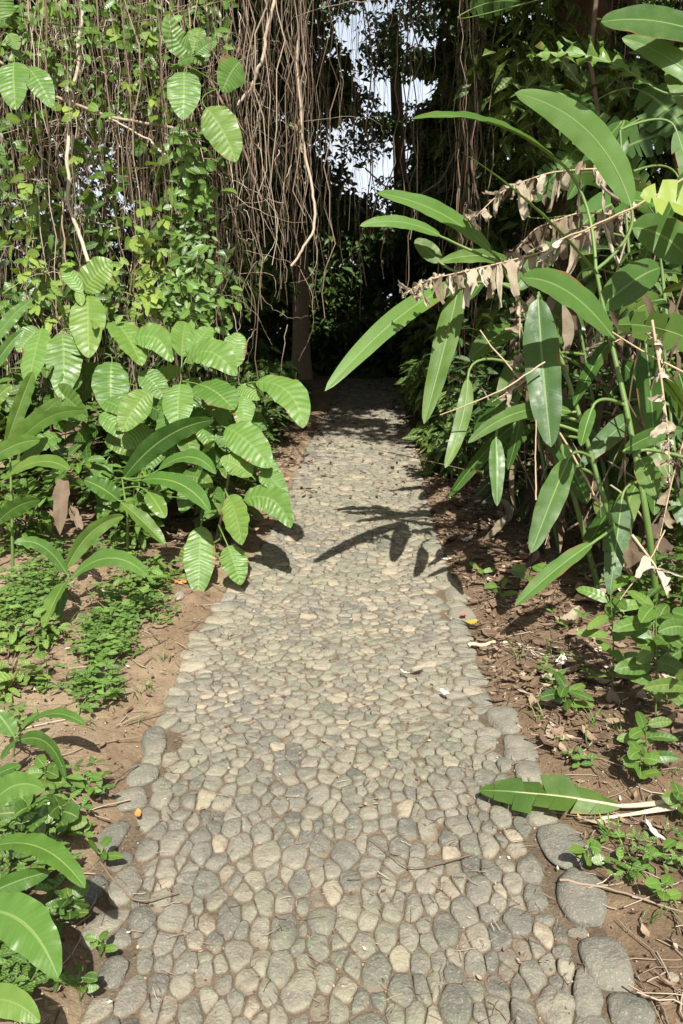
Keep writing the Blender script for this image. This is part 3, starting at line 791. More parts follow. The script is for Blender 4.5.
for i, (x, y, n, L_, w_, t_, hh, lab) in enumerate([
    (60, 835, 8, 26, 20, .35, 30, 'dark rounded seedling just right of the lower left ginger leaves'),
    (38, 872, 7, 28, 20, .3, 26, 'shaded seedling between the large ginger leaves at lower left'),
    (100, 862, 4, 20, 11, .6, 14, 'pointed seedling reaching over the dark stone at the left path edge'),
    (70, 925, 9, 22, 17, .35, 30, 'clump of rounded dark leaves beside the brown edged ginger leaf'),
    (88, 800, 6, 18, 8, .8, 24, 'tiny bright seedling on soil left of the grey edging stones'),
    (30, 832, 8, 28, 22, .3, 26, 'dark leafy seedling under the small sapling'),
    (80, 1000, 7, 18, 9, .4, 26, 'thin seedling at the very bottom left by the path edge'),
    (46, 790, 7, 20, 14, .45, 22, 'seedling at the foot of the small sapling'),
    (100, 955, 5, 16, 9, .5, 16, 'small seedling beside the dark round stone')]):
    rosette(lab, x, y, n, L_, w_, tint=t_, h=hh)

# --- generic leafy undergrowth (filler with real stems)
def leafy_bush(name, label, cat, cx, cy, h, r, n, Ls, mat, tint=(.2, .7), group=None, stems=6, prof='ovate', wr=.5, zmin=.05, k=8, kind=None, parent=None):
    zb = groundz(cx, cy) if abs(cx) < 500 else 0
    th = thing(name, label, cat, (cx, cy, zb), group)
    tips = []
    ms = MB()
    for s in range(stems):
        a = rng.uniform(0, 6.28); rr = r * rng.uniform(.2, .95)
        p0 = np.array([cx + math.cos(a) * r * .15, cy + math.sin(a) * r * .15, zb - .03]); p2 = np.array([cx + math.cos(a) * rr, cy + math.sin(a) * rr, zb + h * rng.uniform(.55, 1)])
        pts = bez(p0, np.array([p0[0], p0[1], p2[2] * .7]), p2, 10); tips.append(pts)
        tube(ms, pts, np.linspace(.007, .002, 10), 4, .4)
    ms.build('stem', M['woody'], th)
    ml = MB()
    for i in range(n):
        s = tips[rng.integers(len(tips))]; q = s[rng.integers(2, 10)]
        a = rng.uniform(0, 6.28); L = rng.uniform(*Ls)
        d = np.array([math.cos(a), math.sin(a), rng.uniform(-.5, .6)])
        b = q + nrm(d) * rng.uniform(0, .07 + r * .15)
        if b[2] < zb + zmin: b[2] = zb + zmin
        t = b + nrm(d) * L + [0, 0, -L * .2]
        up = nrm(np.array([0, -.25, 1.]) + rng.normal(0, .35, 3))
        blade(ml, bez(b, (b + t) / 2 + [0, 0, L * .15], t, k), up, L * wr / 2, prof, fold=.2, ripple=0, wave=.08, nw=1, tint=float(rng.uniform(*tint)))
    ml.build('foliage', M[mat], th)
    return th

BANK = 'leafy undergrowth on the left bank'
for (x, y, h, r, n, Ls, mt, tt, lab) in [
    (-1.35, 4.9, .55, .45, 260, (.06, .13), 'small', (.3, .9), 'low bush of small bright leaves under the drooping ribbed leaves'),
    (-2.0, 4.7, .60, .45, 260, (.06, .14), 'small', (.3, .9), 'low leafy bush on the left bank between the two ginger plants'),
    (-2.7, 4.9, .8, .5, 220, (.08, .18), 'small', (.2, .8), 'leafy bush at the far left behind the upright glossy blades'),
    (-1.0, 5.6, .6, .4, 180, (.07, .15), 'small', (.1, .6), 'dark leafy bush behind the path shrub of ribbed leaves'),
    (-2.3, 5.9, 1.1, .6, 260, (.08, .2), 'small', (.1, .6), 'shaded bush behind the tall ribbed shrub'),
    (-1.5, 5.8, .9, .6, 260, (.08, .2), 'small', (.1, .6), 'shaded bush at the foot of the root curtain'),
    (-3.2, 5.9, 1.2, .6, 220, (.1, .2), 'small', (.1, .6), 'tall shaded bush at the far left below the roots'),
    (-.80, 5.15, .55, .35, 200, (.07, .16), 'dull', (.3, 1), 'dark leaves under the shrub that overhangs the left path edge'),
    (-.78, 6.5, .6, .35, 240, (.07, .15), 'dull', (.3, 1), 'low dark bush by the left path edge beyond the path shrub'),
    (-.85, 7.6, .8, .4, 240, (.08, .16), 'dull', (.2, .9), 'dark bush by the left path edge in front of the slim trunk'),
    (-1.5, 5.3, .95, .5, 320, (.10, .22), 'dull', (.4, 1), 'dense leafy bush between the middle ribbed shrub and the path shrub'),
    (-2.2, 5.5, 1.1, .5, 300, (.10, .22), 'dull', (.4, 1), 'dense leafy bush behind the long dark arching ginger leaf')]:
    leafy_bush('leafy_bush', lab, 'bush', x, y, h, r, n, Ls, mt, tt, BANK, wr=.55)

for (px, py, h, r_, n, lab) in [(25, 652, .13, .22, 110, 'low clump of rounded weed leaves at the left photo edge below the young ginger plant'), (118, 628, .10, .20, 90, 'low weed clump on the verge right of the young ginger plant'),
        (8, 700, .12, .20, 90, 'low weed clump at the left photo edge above the small sapling'), (140, 600, .14, .22, 110, 'low weed clump in front of the ginger plant with the long dark leaf')]:
    g_ = G(px, py)
    leafy_bush('weed_clump', lab, 'weed', g_[0], g_[1], h, r_, n, (.03, .075), 'cover', (.1, 1), 'low weeds on the left bank', wr=.7, zmin=.015, stems=9)
# broad rosette of pale blue green leaves in the bush
# ground cover on the left (stuff)
mb = MB(); cnt = 0
while cnt < 1500:
    px = rng.uniform(-60, 215); py = 555 + 185 * rng.random()
    p = G(px, py); x, y = p[0], p[1]
    if x > pl(y) - .12: continue
    dens = 1.5 * vnoise(np.array([x]), np.array([y]), 3.4, 5)[0] + .30 - max(0, (py - 640)) / 230 - max(0, (px - 120)) / 190
    if rng.random() > dens * .9: continue
    z = groundz(x, y); h = rng.uniform(.01, .11); L = rng.uniform(.015, .05)
    a0 = rng.uniform(0, 6.28)
    for j in range(3):
        a = a0 + j * 2.1; d = np.array([math.cos(a), math.sin(a), .1]); b = np.array([x, y, z + h])
        t = b + d * L
        blade(mb, bez(b, (b + t) / 2 + [0, 0, L * .1], t, 4), nrm([rng.normal(0, .25), -.2 + rng.normal(0, .25), 1]), L * .36, 'ovate', fold=.1, nw=1, tint=float(rng.uniform(.1, 1)))
    cnt += 1
tag(mb.build('ground_cover', M['cover']), 'low green clover like ground cover on the left bank', 'ground cover', kind='stuff')
mb = MB(); cnt = 0
while cnt < 330:
    side = rng.random() < .35
    if side: px = rng.uniform(-30, 110); py = rng.uniform(790, 1020)
    else: px = rng.uniform(540, 720); py = rng.uniform(560, 900)
    p = G(px, py); x, y = p[0], p[1]
    if pathdist(np.array([x]), np.array([y]))[0] < .06: continue
    if (not side) and rng.random() > vnoise(np.array([x]), np.array([y]), 2.5, 9)[0] * 1.5 + .35: continue
    z = groundz(x, y); h = rng.uniform(.01, .09); L = rng.uniform(.02, .055); a0 = rng.uniform(0, 6.28)
    for j in range(3):
        a = a0 + j * 2.1; d = np.array([math.cos(a), math.sin(a), .2]); b = np.array([x, y, z + h]); t = b + d * L
        blade(mb, bez(b, (b + t) / 2 + [0, 0, L * .1], t, 4), nrm([rng.normal(0, .3), -.2 + rng.normal(0, .3), 1]), L * .3, 'ovate', fold=.1, nw=1, tint=float(rng.uniform(.0, .8)))
    cnt += 1
tag(mb.build('sprout_cover', M['cover']), 'scattered tiny green sprouts in the litter beside the path', 'sprouts', kind='stuff')

mb = MB()
for _ in range(150):
    if rng.random() < .6: px, py = rng.uniform(-20, 190), rng.uniform(590, 740)
    else: px, py = rng.uniform(500, 690), rng.uniform(600, 980)
    p = G(px, py)
    if pathdist(np.array([p[0]]), np.array([p[1]]))[0] < .04: continue
    z = groundz(p[0], p[1])
    for k_ in range(rng.integers(2, 7)):
        a = rng.uniform(0, 6.28); L = rng.uniform(.03, .11); b = np.array([p[0], p[1], z]) + rng.normal(0, .01, 3) * [1, 1, 0]; t = b + np.array([math.cos(a) * L * .7, math.sin(a) * L * .7, L * .7])
        blade(mb, bez(b, (b + t) / 2 + [0, 0, L * .25], t, 6), nrm([math.cos(a) * -.5, math.sin(a) * -.5, 1]), .0028, 'strap', nw=1, tint=float(rng.uniform(.2, 1)))
tag(mb.build('grass', M['cover']), 'thin grass blades sprouting from the soil beside the path', 'grass', kind='stuff')
# dead hanging leaf on the left bank
def dead_leaf(name, label, specs, cat='dead leaf', mat='dead', group=None):
    th = thing(name, label, cat, P(specs[0][0], specs[0][1], specs[0][5]), group)
    for sp in specs:
        b, t = P(sp[0], sp[1], sp[5]), P(sp[2], sp[3], sp[6]); L = np.linalg.norm(t - b)
        mb = MB(); mid = bez(b, (b + t) / 2 + rng.normal(0, .08, 3) * L, t, 12)
        blade(mb, mid, facing((b + t) / 2, jit=.4), sp[4] * sp[5] / FPX / 2, 'ovate', fold=.5, ripple=.006, nribs=5, wave=.45, nw=3, tint=sp[7])
        mb.build('curled_blade', M[mat], th)
    return th
dead_leaf('withered_leaf', 'curled brown withered leaf hanging among the green plants of the left bank', [(64, 478, 60, 535, 22, 4.1, 4.0, .35), (70, 505, 82, 530, 14, 4.05, 3.95, .45), (68, 500, 74, 515, 12, 4.1, 4.0, .3)])

# ------------------------------------------------------------------ fallen leaves (things)
def fallen(px, py, Lp, Wp, rot, mat, label, tint=.6, curl=.5, lift=.012, cat='fallen leaf'):
    p = G(px, py); d = dg(px, py); inp = pathdist(np.array([p[0]]), np.array([p[1]]))[0] < 0
    z = .03 if inp else groundz(p[0], p[1])
    mb = MB(); L = Lp * d / FPX; W = Wp * d / FPX * 1.5
    crumple_leaf(mb, np.array([p[0], p[1], z + lift]), L, W, rot, tint, curl, .15, 10)
    tag(mb.build('fallen_leaf', M[mat]), label, cat, 'fallen leaves on and beside the path')
fallen(139, 826, 14, 6, 1.8, 'orange', 'small orange fallen leaf standing between the left edging cobbles')
fallen(472, 625, 15, 7, .2, 'yellow', 'yellow fallen leaf on the right path edge')
fallen(463, 623, 9, 6, 1.2, 'red', 'red fallen leaf touching the yellow one on the right path edge')
fallen(422, 572, 9, 5, .2, 'red', 'pinkish red fallen leaf on the cobbles right of the leaf shadow')
fallen(465, 547, 19, 8, .5, 'pale', 'pale cream fallen leaf in the shade right of the path', curl=.9)
fallen(446, 562, 12, 3, .0, 'pale', 'small whitish scrap on the shaded right path edge')
fallen(418, 677, 16, 5, .5, 'dead', 'dry tan leaf on the middle of the cobbles', .75)
fallen(405, 681, 12, 3, -.7, 'pale', 'thin pale leaf sliver left of the dry tan leaf on the cobbles')
fallen(445, 702, 13, 5, -.9, 'pale', 'pale dry leaf on cobbles near the right edging stones')
fallen(362, 428, 9, 4, .2, 'yellow', 'tiny yellow leaf on the far part of the path')
fallen(335, 543, 9, 4, .3, 'yellow', 'small yellow leaf on the middle of the path')
fallen(522, 568, 14, 7, .5, 'red', 'dark red fallen leaf in the shade under the long leaves')
fallen(182, 592, 15, 7, .1, 'orange', 'orange brown fallen leaf on soil beside the broad ribbed leaf')
fallen(556, 746, 18, 10, .6, 'litter', 'rust brown leaf lying right of the round edging stones', .62, .9)
fallen(582, 772, 24, 11, 1.7, 'litter', 'large rust brown leaf standing in litter right of the path', .6, .9)
fallen(560, 672, 24, 11, 1.1, 'pale', 'curled cream leaf in the litter on the right bank', .4, .9)
fallen(545, 690, 20, 10, .8, 'dead', 'curled tan leaf left of the cream one on the right bank', .7, 1.1)
fallen(655, 850, 34, 8, 1.9, 'pale', 'long pale dry leaf slanting on the soil at lower right', .4, .8)
fallen(640, 712, 22, 11, 1.2, 'dead', 'bleached brown leaf under the small right shrub', .6, .9)
fallen(590, 610, 60, 18, .8, 'dead', 'long curled tan dead leaf at the foot of the long leaved clump', .75, .9)
fallen(568, 635, 45, 14, .9, 'dead', 'curled greyish dead leaf beside the longer tan one at the clump foot', .65, 1.)
fallen(668, 662, 14, 10, 1.2, 'yellow', 'yellowing leaf low at the right edge under the light green shrub', lift=.1)
fallen(90, 665, 14, 7, .5, 'litter', 'brown leaf on the left bank among ground cover', .5)

# the cut green leaf lying on the right path edge
th = thing('fallen_long_leaf', 'large green leaf fallen across the right path edge with its dry stalk', 'fallen leaf', [*G(560, 805)[:2], .02])
b, t = G(622, 806, .06), G(479, 790, .055)
mid = bez(b, (b + t) / 2 + [0, -.02, .035], t, 30)
mb = MB(); torn_blade(mb, mid, nrm([0, -.35, 1]), 21 * 2.75 / FPX * 1.4, 'lance', strips=7, gap=.03, droop=.12, jit=.25, tint=.1, mixp=.08, slant=.5)
mb.build('blade', M['heli'], th)
mb = MB(); e = G(700, 796, .10); tube(mb, np.vstack([bez(e, G(650, 806, .05), b, 12), mid[1:-1] - [0, 0, .002]]), np.concatenate([np.linspace(.011, .007, 12), np.linspace(.005, .001, 28)]), 6, .8)
mb.build('stalk', M['straw'], th)
mb = MB(); 
for _ in range(3):
    p = bez(e + rng.normal(0, .02, 3) * [1, 1, .3], G(655, 812, .05), G(600, 822 + rng.uniform(-4, 4), .04), 12)
    tube(mb, p, .005, 4, .9)
mb.build('frayed_sheath', M['straw'], th)

# dry sticks on the right
def stick(pts, r, label, mat='straw', tint=.6):
    p = np.array(pts); u = np.linspace(0, len(p) - 1, 14)
    q = np.stack([np.interp(u, np.arange(len(p)), p[:, c]) for c in range(3)], 1)
    for _ in range(3): q[1:-1] = (q[:-2] + q[2:] + 2 * q[1:-1]) / 4
    q[1:-1] += rng.normal(0, r * .35, (12, 3))
    mb = MB(); tube(mb, q, np.linspace(r, r * .6, 14), 6, tint)
    tag(mb.build('dry_stick', M[mat]), label, 'stick', 'dry sticks in the litter')
stick([G(468, 646, .03), G(495, 642, .035), G(528, 645, .03)], .010, 'short pale stick lying on the right edge of the cobbles', tint=.9)
stick([G(585, 515, .25), G(598, 545, .1), G(612, 570, .02)], .012, 'pale broken stick leaning at the foot of the long leaved clump', tint=.7)
stick([G(625, 565, .3), G(640, 590, .15), G(660, 618, .05)], .012, 'dry stick leaning right of the clump foot', tint=.5)
stick([G(640, 515, .12), G(590, 528, .1), G(545, 512, .05)], .009, 'thin brown stick lying in the dark litter under the long leaves', 'root', .3)
stick([G(470, 855, .028), G(410, 872, .03), G(370, 838, .03)], .0022, 'thin brown twig lying curved across the near cobbles', 'root', .2)
stick([G(100, 862, .03), G(135, 905, .03), G(178, 892, .03)], .003, 'thin twig on cobbles at the left path edge', 'root', .3)
stick([G(560, 880, .03), G(610, 888, .04), G(683, 912, .06)], .004, 'thin stem trailing on the soil at lower right', 'root', .5)

# ------------------------------------------------------------------ right: long leaved clump (heliconia like)
HG = 'long leaved plants on the right bank'
hk = dict(prof='lance', nribs=40, ripple=0, fold=.22, wave=.05, petr=.007, k=34, wscale=1.1)
H1s = stem_pts([(660, 640, dg(660, 640)), (648, 520, 3.5), (625, 400, 3.55), (606, 320, 3.6), (596, 270, 3.6)], 30)
plant('long_leaved_plant', 'long leaved plant whose upright leaf stands brightest in the sun at upper right', 'plant', [H1s], [
    (631, 206, 515, 93, 44, 3.55, 3.45, .9, 588, 132, -.1), (556, 158, 412, 119, 24, 3.6, 3.3, .45, 490, 122, .75),
    (600, 276, 462, 152, 17, 3.6, 3.5, .40, 536, 208, 1.1), (612, 336, 522, 278, 42, 3.5, 3.3, .55, 568, 292, .1),
    (600, 308, 660, 268, 44, 3.6, 3.7, .4, 635, 280), (592, 408, 581, 446, 18, 3.45, 3.4, .5), (625, 450, 684, 430, 20, 3.5, 3.4, .5)],
    M['heli'], .017, group=HG, **hk)
H2s = stem_pts([(600, 600, dg(600, 600)), (575, 500, 4.1), (545, 380, 4.1), (520, 300, 4.1), (500, 262, 4.1)], 30)
plant('long_leaved_plant', 'long leaved plant with leaves arching out over the path and drooping at their tips', 'plant', [H2s], [
    (492, 252, 377, 193, 28, 4.0, 3.8, .85, 440, 213, .1), (441, 236, 360, 226, 20, 4.1, 4.0, .9, 400, 222, .2), (462, 284, 325, 391, 32, 4.0, 3.6, .8, 402, 315, .1),
    (458, 288, 424, 424, 32, 4.0, 3.8, .3, 446, 340, .1), (468, 378, 445, 468, 20, 3.9, 3.75, .5, 462, 420), (440, 262, 415, 240, 24, 4.2, 4.2, .3)],
    M['heli'], .015, group=HG, **hk)
H3s = stem_pts([(640, 610, dg(640, 610)), (610, 520, 3.8), (575, 400, 3.8), (548, 320, 3.8), (538, 292, 3.8)], 30)
plant('long_leaved_plant', 'long leaved plant with a wide dark leaf hanging straight down mid clump', 'plant', [H3s], [
    (538, 298, 551, 447, 46, 3.75, 3.6, .15, 543, 370, .1), (572, 412, 468, 443, 20, 3.8, 3.6, .3, 520, 412, .3), (496, 438, 497, 506, 20, 3.7, 3.6, .4), (569, 458, 531, 553, 34, 3.7, 3.5, .3, 552, 498, .1),
    (592, 543, 515, 606, 22, 3.6, 3.45, .45, 555, 570, .3), (520, 420, 508, 470, 20, 3.9, 3.8, .1), (560, 470, 545, 520, 24, 3.9, 3.8, .1)],
    M['heli'], .015, group=HG, **hk)
H4s = stem_pts([(715, 640, dg(715, 640)), (705, 500, 3.3), (700, 330, 3.3), (700, 150, 3.4), (705, 60, 3.4)], 30)
H4 = plant('long_leaved_plant', 'tall long leaved plant at the right photo edge filling the top corner', 'plant', [H4s], [
    (725, 42, 601, 22, 40, 3.3, 3.2, .1, 660, 22, .3), (712, 95, 622, 38, 30, 3.3, 3.4, .85, 668, 58), (715, 70, 655, 60, 30, 3.5, 3.5, .7), (692, 262, 632, 228, 50, 3.4, 3.4, .45, 662, 236),
    (700, 120, 668, 70, 34, 3.5, 3.6, .6), (640, 458, 657, 498, 28, 3.4, 3.3, .4), (712, 640, 672, 612, 30, 3.1, 3.0, .5)],
    M['heli'], .018, group=HG, **hk)
tk = dict(M=0)
leaf_part(H4, (655, 88, 526, 57, 40, 3.4, 3.4, .85, 590, 56, .1), M['heli'], stem=H4s, prof='lance', tornp=dict(strips=9, gap=.6, droop=-.1, jit=.12, nw=5, slant=.6, mixp=.2), petr=.005)
leaf_part(H4, (712, 352, 618, 325, 50, 3.4, 3.3, .3, 664, 330, .0), M['heli'], stem=H4s, prof='lance', tornp=dict(strips=6, gap=.2, droop=.1, jit=.2), petr=.006)
leaf_part(H4, (725, 232, 640, 196, 66, 3.2, 3.2, 1.0, 680, 205, .2), M['lime'], stem=H4s, prof='strap', tornp=dict(strips=5, gap=.35, droop=-.2, jit=.1), petr=.006, name='leaf')
H5s = stem_pts([(690, 575, dg(690, 575)), (682, 480, 4.4), (668, 330, 4.5), (655, 200, 4.5)], 24)
plant('long_leaved_plant', 'shaded long leaved plant with broad dark leaves at the back of the right clump', 'plant', [H5s], [
    (655, 205, 566, 245, 44, 4.5, 4.3, .3, 610, 205), (660, 230, 700, 160, 40, 4.5, 4.6, .3), (660, 300, 600, 350, 36, 4.4, 4.2, .25), (668, 350, 690, 430, 40, 4.4, 4.2, .2), (655, 215, 560, 180, 36, 4.6, 4.7, .2, 610, 175),
    (670, 400, 610, 470, 34, 4.3, 4.1, .25), (676, 450, 700, 540, 36, 4.2, 4.0, .25), (640, 480, 610, 560, 30, 4.1, 3.9, .2)],
    M['heli'], .017, group=HG, **hk)
H6s = stem_pts([(560, 560, dg(560, 560)), (545, 470, 4.8), (530, 380, 4.8), (515, 290, 4.9), (510, 250, 4.9)], 24)
plant('long_leaved_plant', 'shaded long leaved plant behind the drooping leaves nearest the path', 'plant', [H6s], [
    (510, 255, 470, 300, 34, 4.9, 4.7, .25), (515, 290, 560, 240, 34, 4.9, 5.0, .25), (520, 330, 470, 360, 32, 4.8, 4.6, .2), (525, 350, 500, 430, 32, 4.8, 4.6, .15), (530, 400, 580, 450, 30, 4.7, 4.5, .2), (512, 262, 440, 262, 24, 4.9, 4.8, .3),
    (520, 310, 590, 330, 34, 4.9, 4.8, .2)],
    M['heli'], .015, group=HG, **hk)

def hang_leaves(th_name, label, stem, n, box, d, tint=(0, .15)):
    th = thing(th_name, label, 'plant', stem[0], HG)
    ms = MB(); tube(ms, stem, np.linspace(.015, .008, len(stem)), 7, .3); ms.build('stem', M['stem'], th)
    for _ in range(n):
        x, y = rng.uniform(box[0], box[2]), rng.uniform(box[1], box[3]); a = rng.choice([rng.uniform(.7, 1.5), rng.uniform(1.5, 2.6)]); L = rng.uniform(55, 110)
        dd = d + rng.uniform(-.15, .35)
        leaf_part(th, (x, y, x + math.cos(a) * L, y + math.sin(a) * L, rng.uniform(20, 36), dd, dd - .15, float(rng.uniform(*tint))), M['heli'], stem=stem, tornp=dict(strips=int(rng.integers(4, 8)), gap=.03, droop=-.15, jit=.14, mixp=.1, slant=.4) if rng.random() < .4 else None, **hk)
hang_leaves('long_leaved_plant', 'dark long leaved plant low in the middle of the right clump', stem_pts([(620, 585, dg(620, 585)), (606, 480, 4.2), (590, 380, 4.3), (580, 330, 4.3)]), 16, (520, 330, 640, 470), 4.25)
hang_leaves('long_leaved_plant', 'dark long leaved plant under the torn leaf at the right photo edge', stem_pts([(680, 600, dg(680, 600)), (676, 480, 4.0), (668, 380, 4.1), (660, 320, 4.1)]), 16, (610, 330, 690, 500), 4.0)
hang_leaves('long_leaved_plant', 'dark long leaved plant behind the bright upright leaf at upper right', stem_pts([(650, 560, dg(650, 560)), (640, 400, 4.8), (628, 240, 4.9), (620, 130, 4.9)]), 14, (560, 120, 683, 300), 5.0, (.05, .5))
for (x, y, h, r, n, tt, lab) in [(1.50, 3.55, .42, .32, 190, (0, .8), 'leafy bush around the light green shrub at the right edge'), (1.50, 2.95, .38, .28, 150, (0, .6), 'leafy bush below the glossy shrub at the right edge'), (1.85, 3.9, .6, .4, 200, (0, .5), 'dark leafy bush at the right edge under the papery leaf')]:
    leafy_bush('leafy_bush', lab, 'bush', x, y, h, r, n, (.06, .13), 'small', (0, .35), 'dark bushes on the right bank', wr=.42)
# dead, shredded leaves hanging on the clump
def dead_frond(label, pix, wpx, strips=16, tint=.7, down=.85, group='dead shredded leaves on the right clump', rs=.006, sides=(-1, 1)):
    pts = np.array([P(*p) for p in pix]); u = np.linspace(0, len(pts) - 1, 40)
    q = np.stack([np.interp(u, np.arange(len(pts)), pts[:, c]) for c in range(3)], 1)
    for _ in range(6): q[1:-1] = (q[:-2] + q[2:] + 2 * q[1:-1]) / 4
    th = thing('dead_leaf', label, 'dead leaf', q[0], group)
    mb = MB(); torn_blade(mb, q, facing(q[20], .5, .6, .1), 1.15 * wpx * pix[0][2] / FPX, 'strap', strips=int(strips * 2.0), gap=.3, droop=.5, jit=.6, tint=tint, down=down, slant=.0, nw=6, sides=sides)
    tube(mb, q, np.linspace(rs, rs * .3, 40) * .7, 4, tint)
    mb.build('shredded_blade', M['dead'], th)
    mb = MB(); tube(mb, q, np.linspace(rs, rs * .3, 40), 5, .6); mb.build('midrib', M['straw'], th)
dead_frond('bleached shredded dead leaf arching out from the clump just above the long drooping leaf', [(640, 205, 3.7), (600, 225, 3.7), (545, 252, 3.75), (480, 268, 3.7), (425, 280, 3.6), (402, 296, 3.55)], 25, 20, .78)
dead_frond('shredded dead leaf hanging behind the bright upright leaf, topmost of the dead ones', [(640, 180, 4.0), (600, 168, 4.0), (550, 172, 4.0), (505, 188, 3.95), (470, 222, 3.9)], 24, 15, .72)
dead_frond('browner dead leaf between the two bleached shredded ones', [(620, 215, 4.2), (580, 212, 4.2), (535, 228, 4.15), (508, 260, 4.1)], 26, 9, .45)
dead_frond('crinkled dead leaf wrapped down a stem at the right edge', [(652, 320, 3.2), (660, 370, 3.2), (668, 430, 3.2), (670, 485, 3.2)], 12, 10, .8, .5)
dead_frond('brown dead leaf hanging straight down beside the wide dark leaf', [(518, 290, 3.9), (520, 320, 3.9), (519, 365, 3.9)], 9, 6, .55, .6)
dead_frond('twisted tan dead leaf pointing left below the wide dark leaf top', [(545, 360, 3.9), (520, 385, 3.85), (492, 402, 3.8)], 12, 4, .7, .5)
dead_frond('dull brown dead leaf hanging in the shade near the clump foot', [(620, 400, 4.2), (600, 440, 4.2), (590, 500, 4.1)], 20, 7, .3, .7)
dead_frond('dull brown dead leaf hanging low at the right side of the clump', [(690, 420, 4.0), (672, 480, 4.0), (655, 560, 3.9)], 22, 7, .35, .7)
dead_frond('tan dead leaf folded over a stem in the middle of the clump', [(640, 330, 4.1), (608, 345, 4.1), (585, 380, 4.0)], 22, 6, .5, .8)
dead_frond('brown shredded leaf behind the stems low in the clump', [(600, 470, 4.4), (560, 500, 4.4), (545, 545, 4.3)], 20, 7, .3, .7)
dead_frond('pale papery leaf hanging at the right edge above the light green shrub', [(632, 535, 3.0), (655, 565, 2.95), (668, 598, 2.9)], 16, 2, .8, .4)
# bare dry stalks crossing the clump
for i, (pp, r_, lab) in enumerate([
    ([P(545, 362, 3.6), P(500, 392, 3.6), P(440, 425 - 10, 3.7)], .0045, 'thin tan stalk slanting left out of the clump'),
    ([P(600, 505, 3.9), P(560, 430, 3.9), P(480, 330, 3.9)], .006, 'thin green brown stalk crossing behind the wide dark leaf'),
    ([P(683, 372, 3.4), P(640, 350, 3.5), P(560, 300, 3.6)], .005, 'thin dry stalk across the middle of the clump'),
    ([P(536, 500, 3.6), P(535, 460, 3.6), P(536, 420, 3.6)], .004, 'short dry stalk hanging below the wide dark leaf'),
    ([P(665, 530, 3.0), P(650, 560, 3.0), P(620, 600, 3.0)], .003, 'thin stalk holding the pale papery leaf'),
    ([P(690, 175, 3.3), P(640, 205, 3.4), P(560, 240, 3.5)], .006, 'long dry stalk reaching in from the right edge')]):
    stick(pp, r_, lab, tint=.6)
# inner mass of dull leaves and dead strips so that the clump reads dense
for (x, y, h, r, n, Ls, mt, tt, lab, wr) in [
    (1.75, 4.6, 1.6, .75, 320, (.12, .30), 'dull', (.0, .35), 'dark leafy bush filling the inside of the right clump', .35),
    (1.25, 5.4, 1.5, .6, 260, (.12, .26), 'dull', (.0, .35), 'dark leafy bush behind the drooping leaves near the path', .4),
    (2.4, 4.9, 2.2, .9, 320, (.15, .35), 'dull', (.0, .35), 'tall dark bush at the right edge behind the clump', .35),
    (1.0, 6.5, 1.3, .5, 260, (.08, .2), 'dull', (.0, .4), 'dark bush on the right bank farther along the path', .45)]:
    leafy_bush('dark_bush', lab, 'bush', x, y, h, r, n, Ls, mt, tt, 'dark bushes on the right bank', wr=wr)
mb = MB()
for _ in range(360):
    c = np.array([rng.uniform(1.05, 2.6), rng.uniform(4.0, 5.4), rng.uniform(.05, 1.6)]); L = rng.uniform(.12, .4)
    t = c + [rng.normal(0, .06), rng.normal(0, .06), -L]
    if t[2] < .02: t[2] = .02
    blade(mb, bez(c, (c + t) / 2 + rng.normal(0, .05, 3), t, 7), nrm([rng.normal(0, .4), -1, .2]), rng.uniform(.012, .035), 'strap', fold=.4, wave=.5, nw=1, tint=float(np.clip(rng.normal(.33, .22), 0, 1)))
for _ in range(150):
    a = np.array([rng.uniform(1.1, 2.8), rng.uniform(3.9, 5.2), rng.uniform(.0, .8)]); an = rng.normal(0, .6); L = rng.uniform(.4, 1.3)
    e = a + [math.sin(an) * L, rng.normal(0, .15), abs(math.cos(an)) * L]
    tube(mb, bez(a, (a + e) / 2 + rng.normal(0, .06, 3), e, 10), rng.uniform(.002, .006), 4, float(np.clip(rng.normal(.5, .2), 0, 1)))
tag(mb.build('dead_thatch', M['dead']), 'thatch of dull brown dead leaves inside the foot of the right clump', 'dead leaves', kind='stuff')

# light green shrub lower right
for (bx, by, n, L_, w_, t_, hh, lab) in [
    (612, 700, 12, 34, 14, .85, 110, 'light green shrub with pointed leaves at the right edge beside the pale papery leaf'),
    (655, 735, 16, 40, 20, .5, 130, 'glossy green shrub at the right edge with one yellow leaf'),
    (690, 770, 14, 44, 22, .4, 150, 'dark green shrub cut off by the right photo edge'),
    (566, 715, 8, 30, 13, .35, 30, 'low dark leaved plant in litter right of the round edging stones'),
    (645, 775, 9, 30, 14, .4, 50, 'low shaded plant below the glossy shrub'),
    (500, 600, 5, 14, 8, .5, 14, 'small dark plant on shaded soil right of the path'),
    (530, 590, 6, 18, 10, .6, 24, 'small green plant beside the dark red leaf'),
    (480, 575, 3, 12, 6, .7, 8, 'tiny sprout at the shaded right edge of the path')]:
    rosette(lab, bx, by, n, L_, w_, name='small_shrub' if hh > 60 else 'small_plant', tint=t_, h=hh, group='small plants on the right bank', r=.004, cat='shrub' if hh > 60 else 'plant', prof='lance')

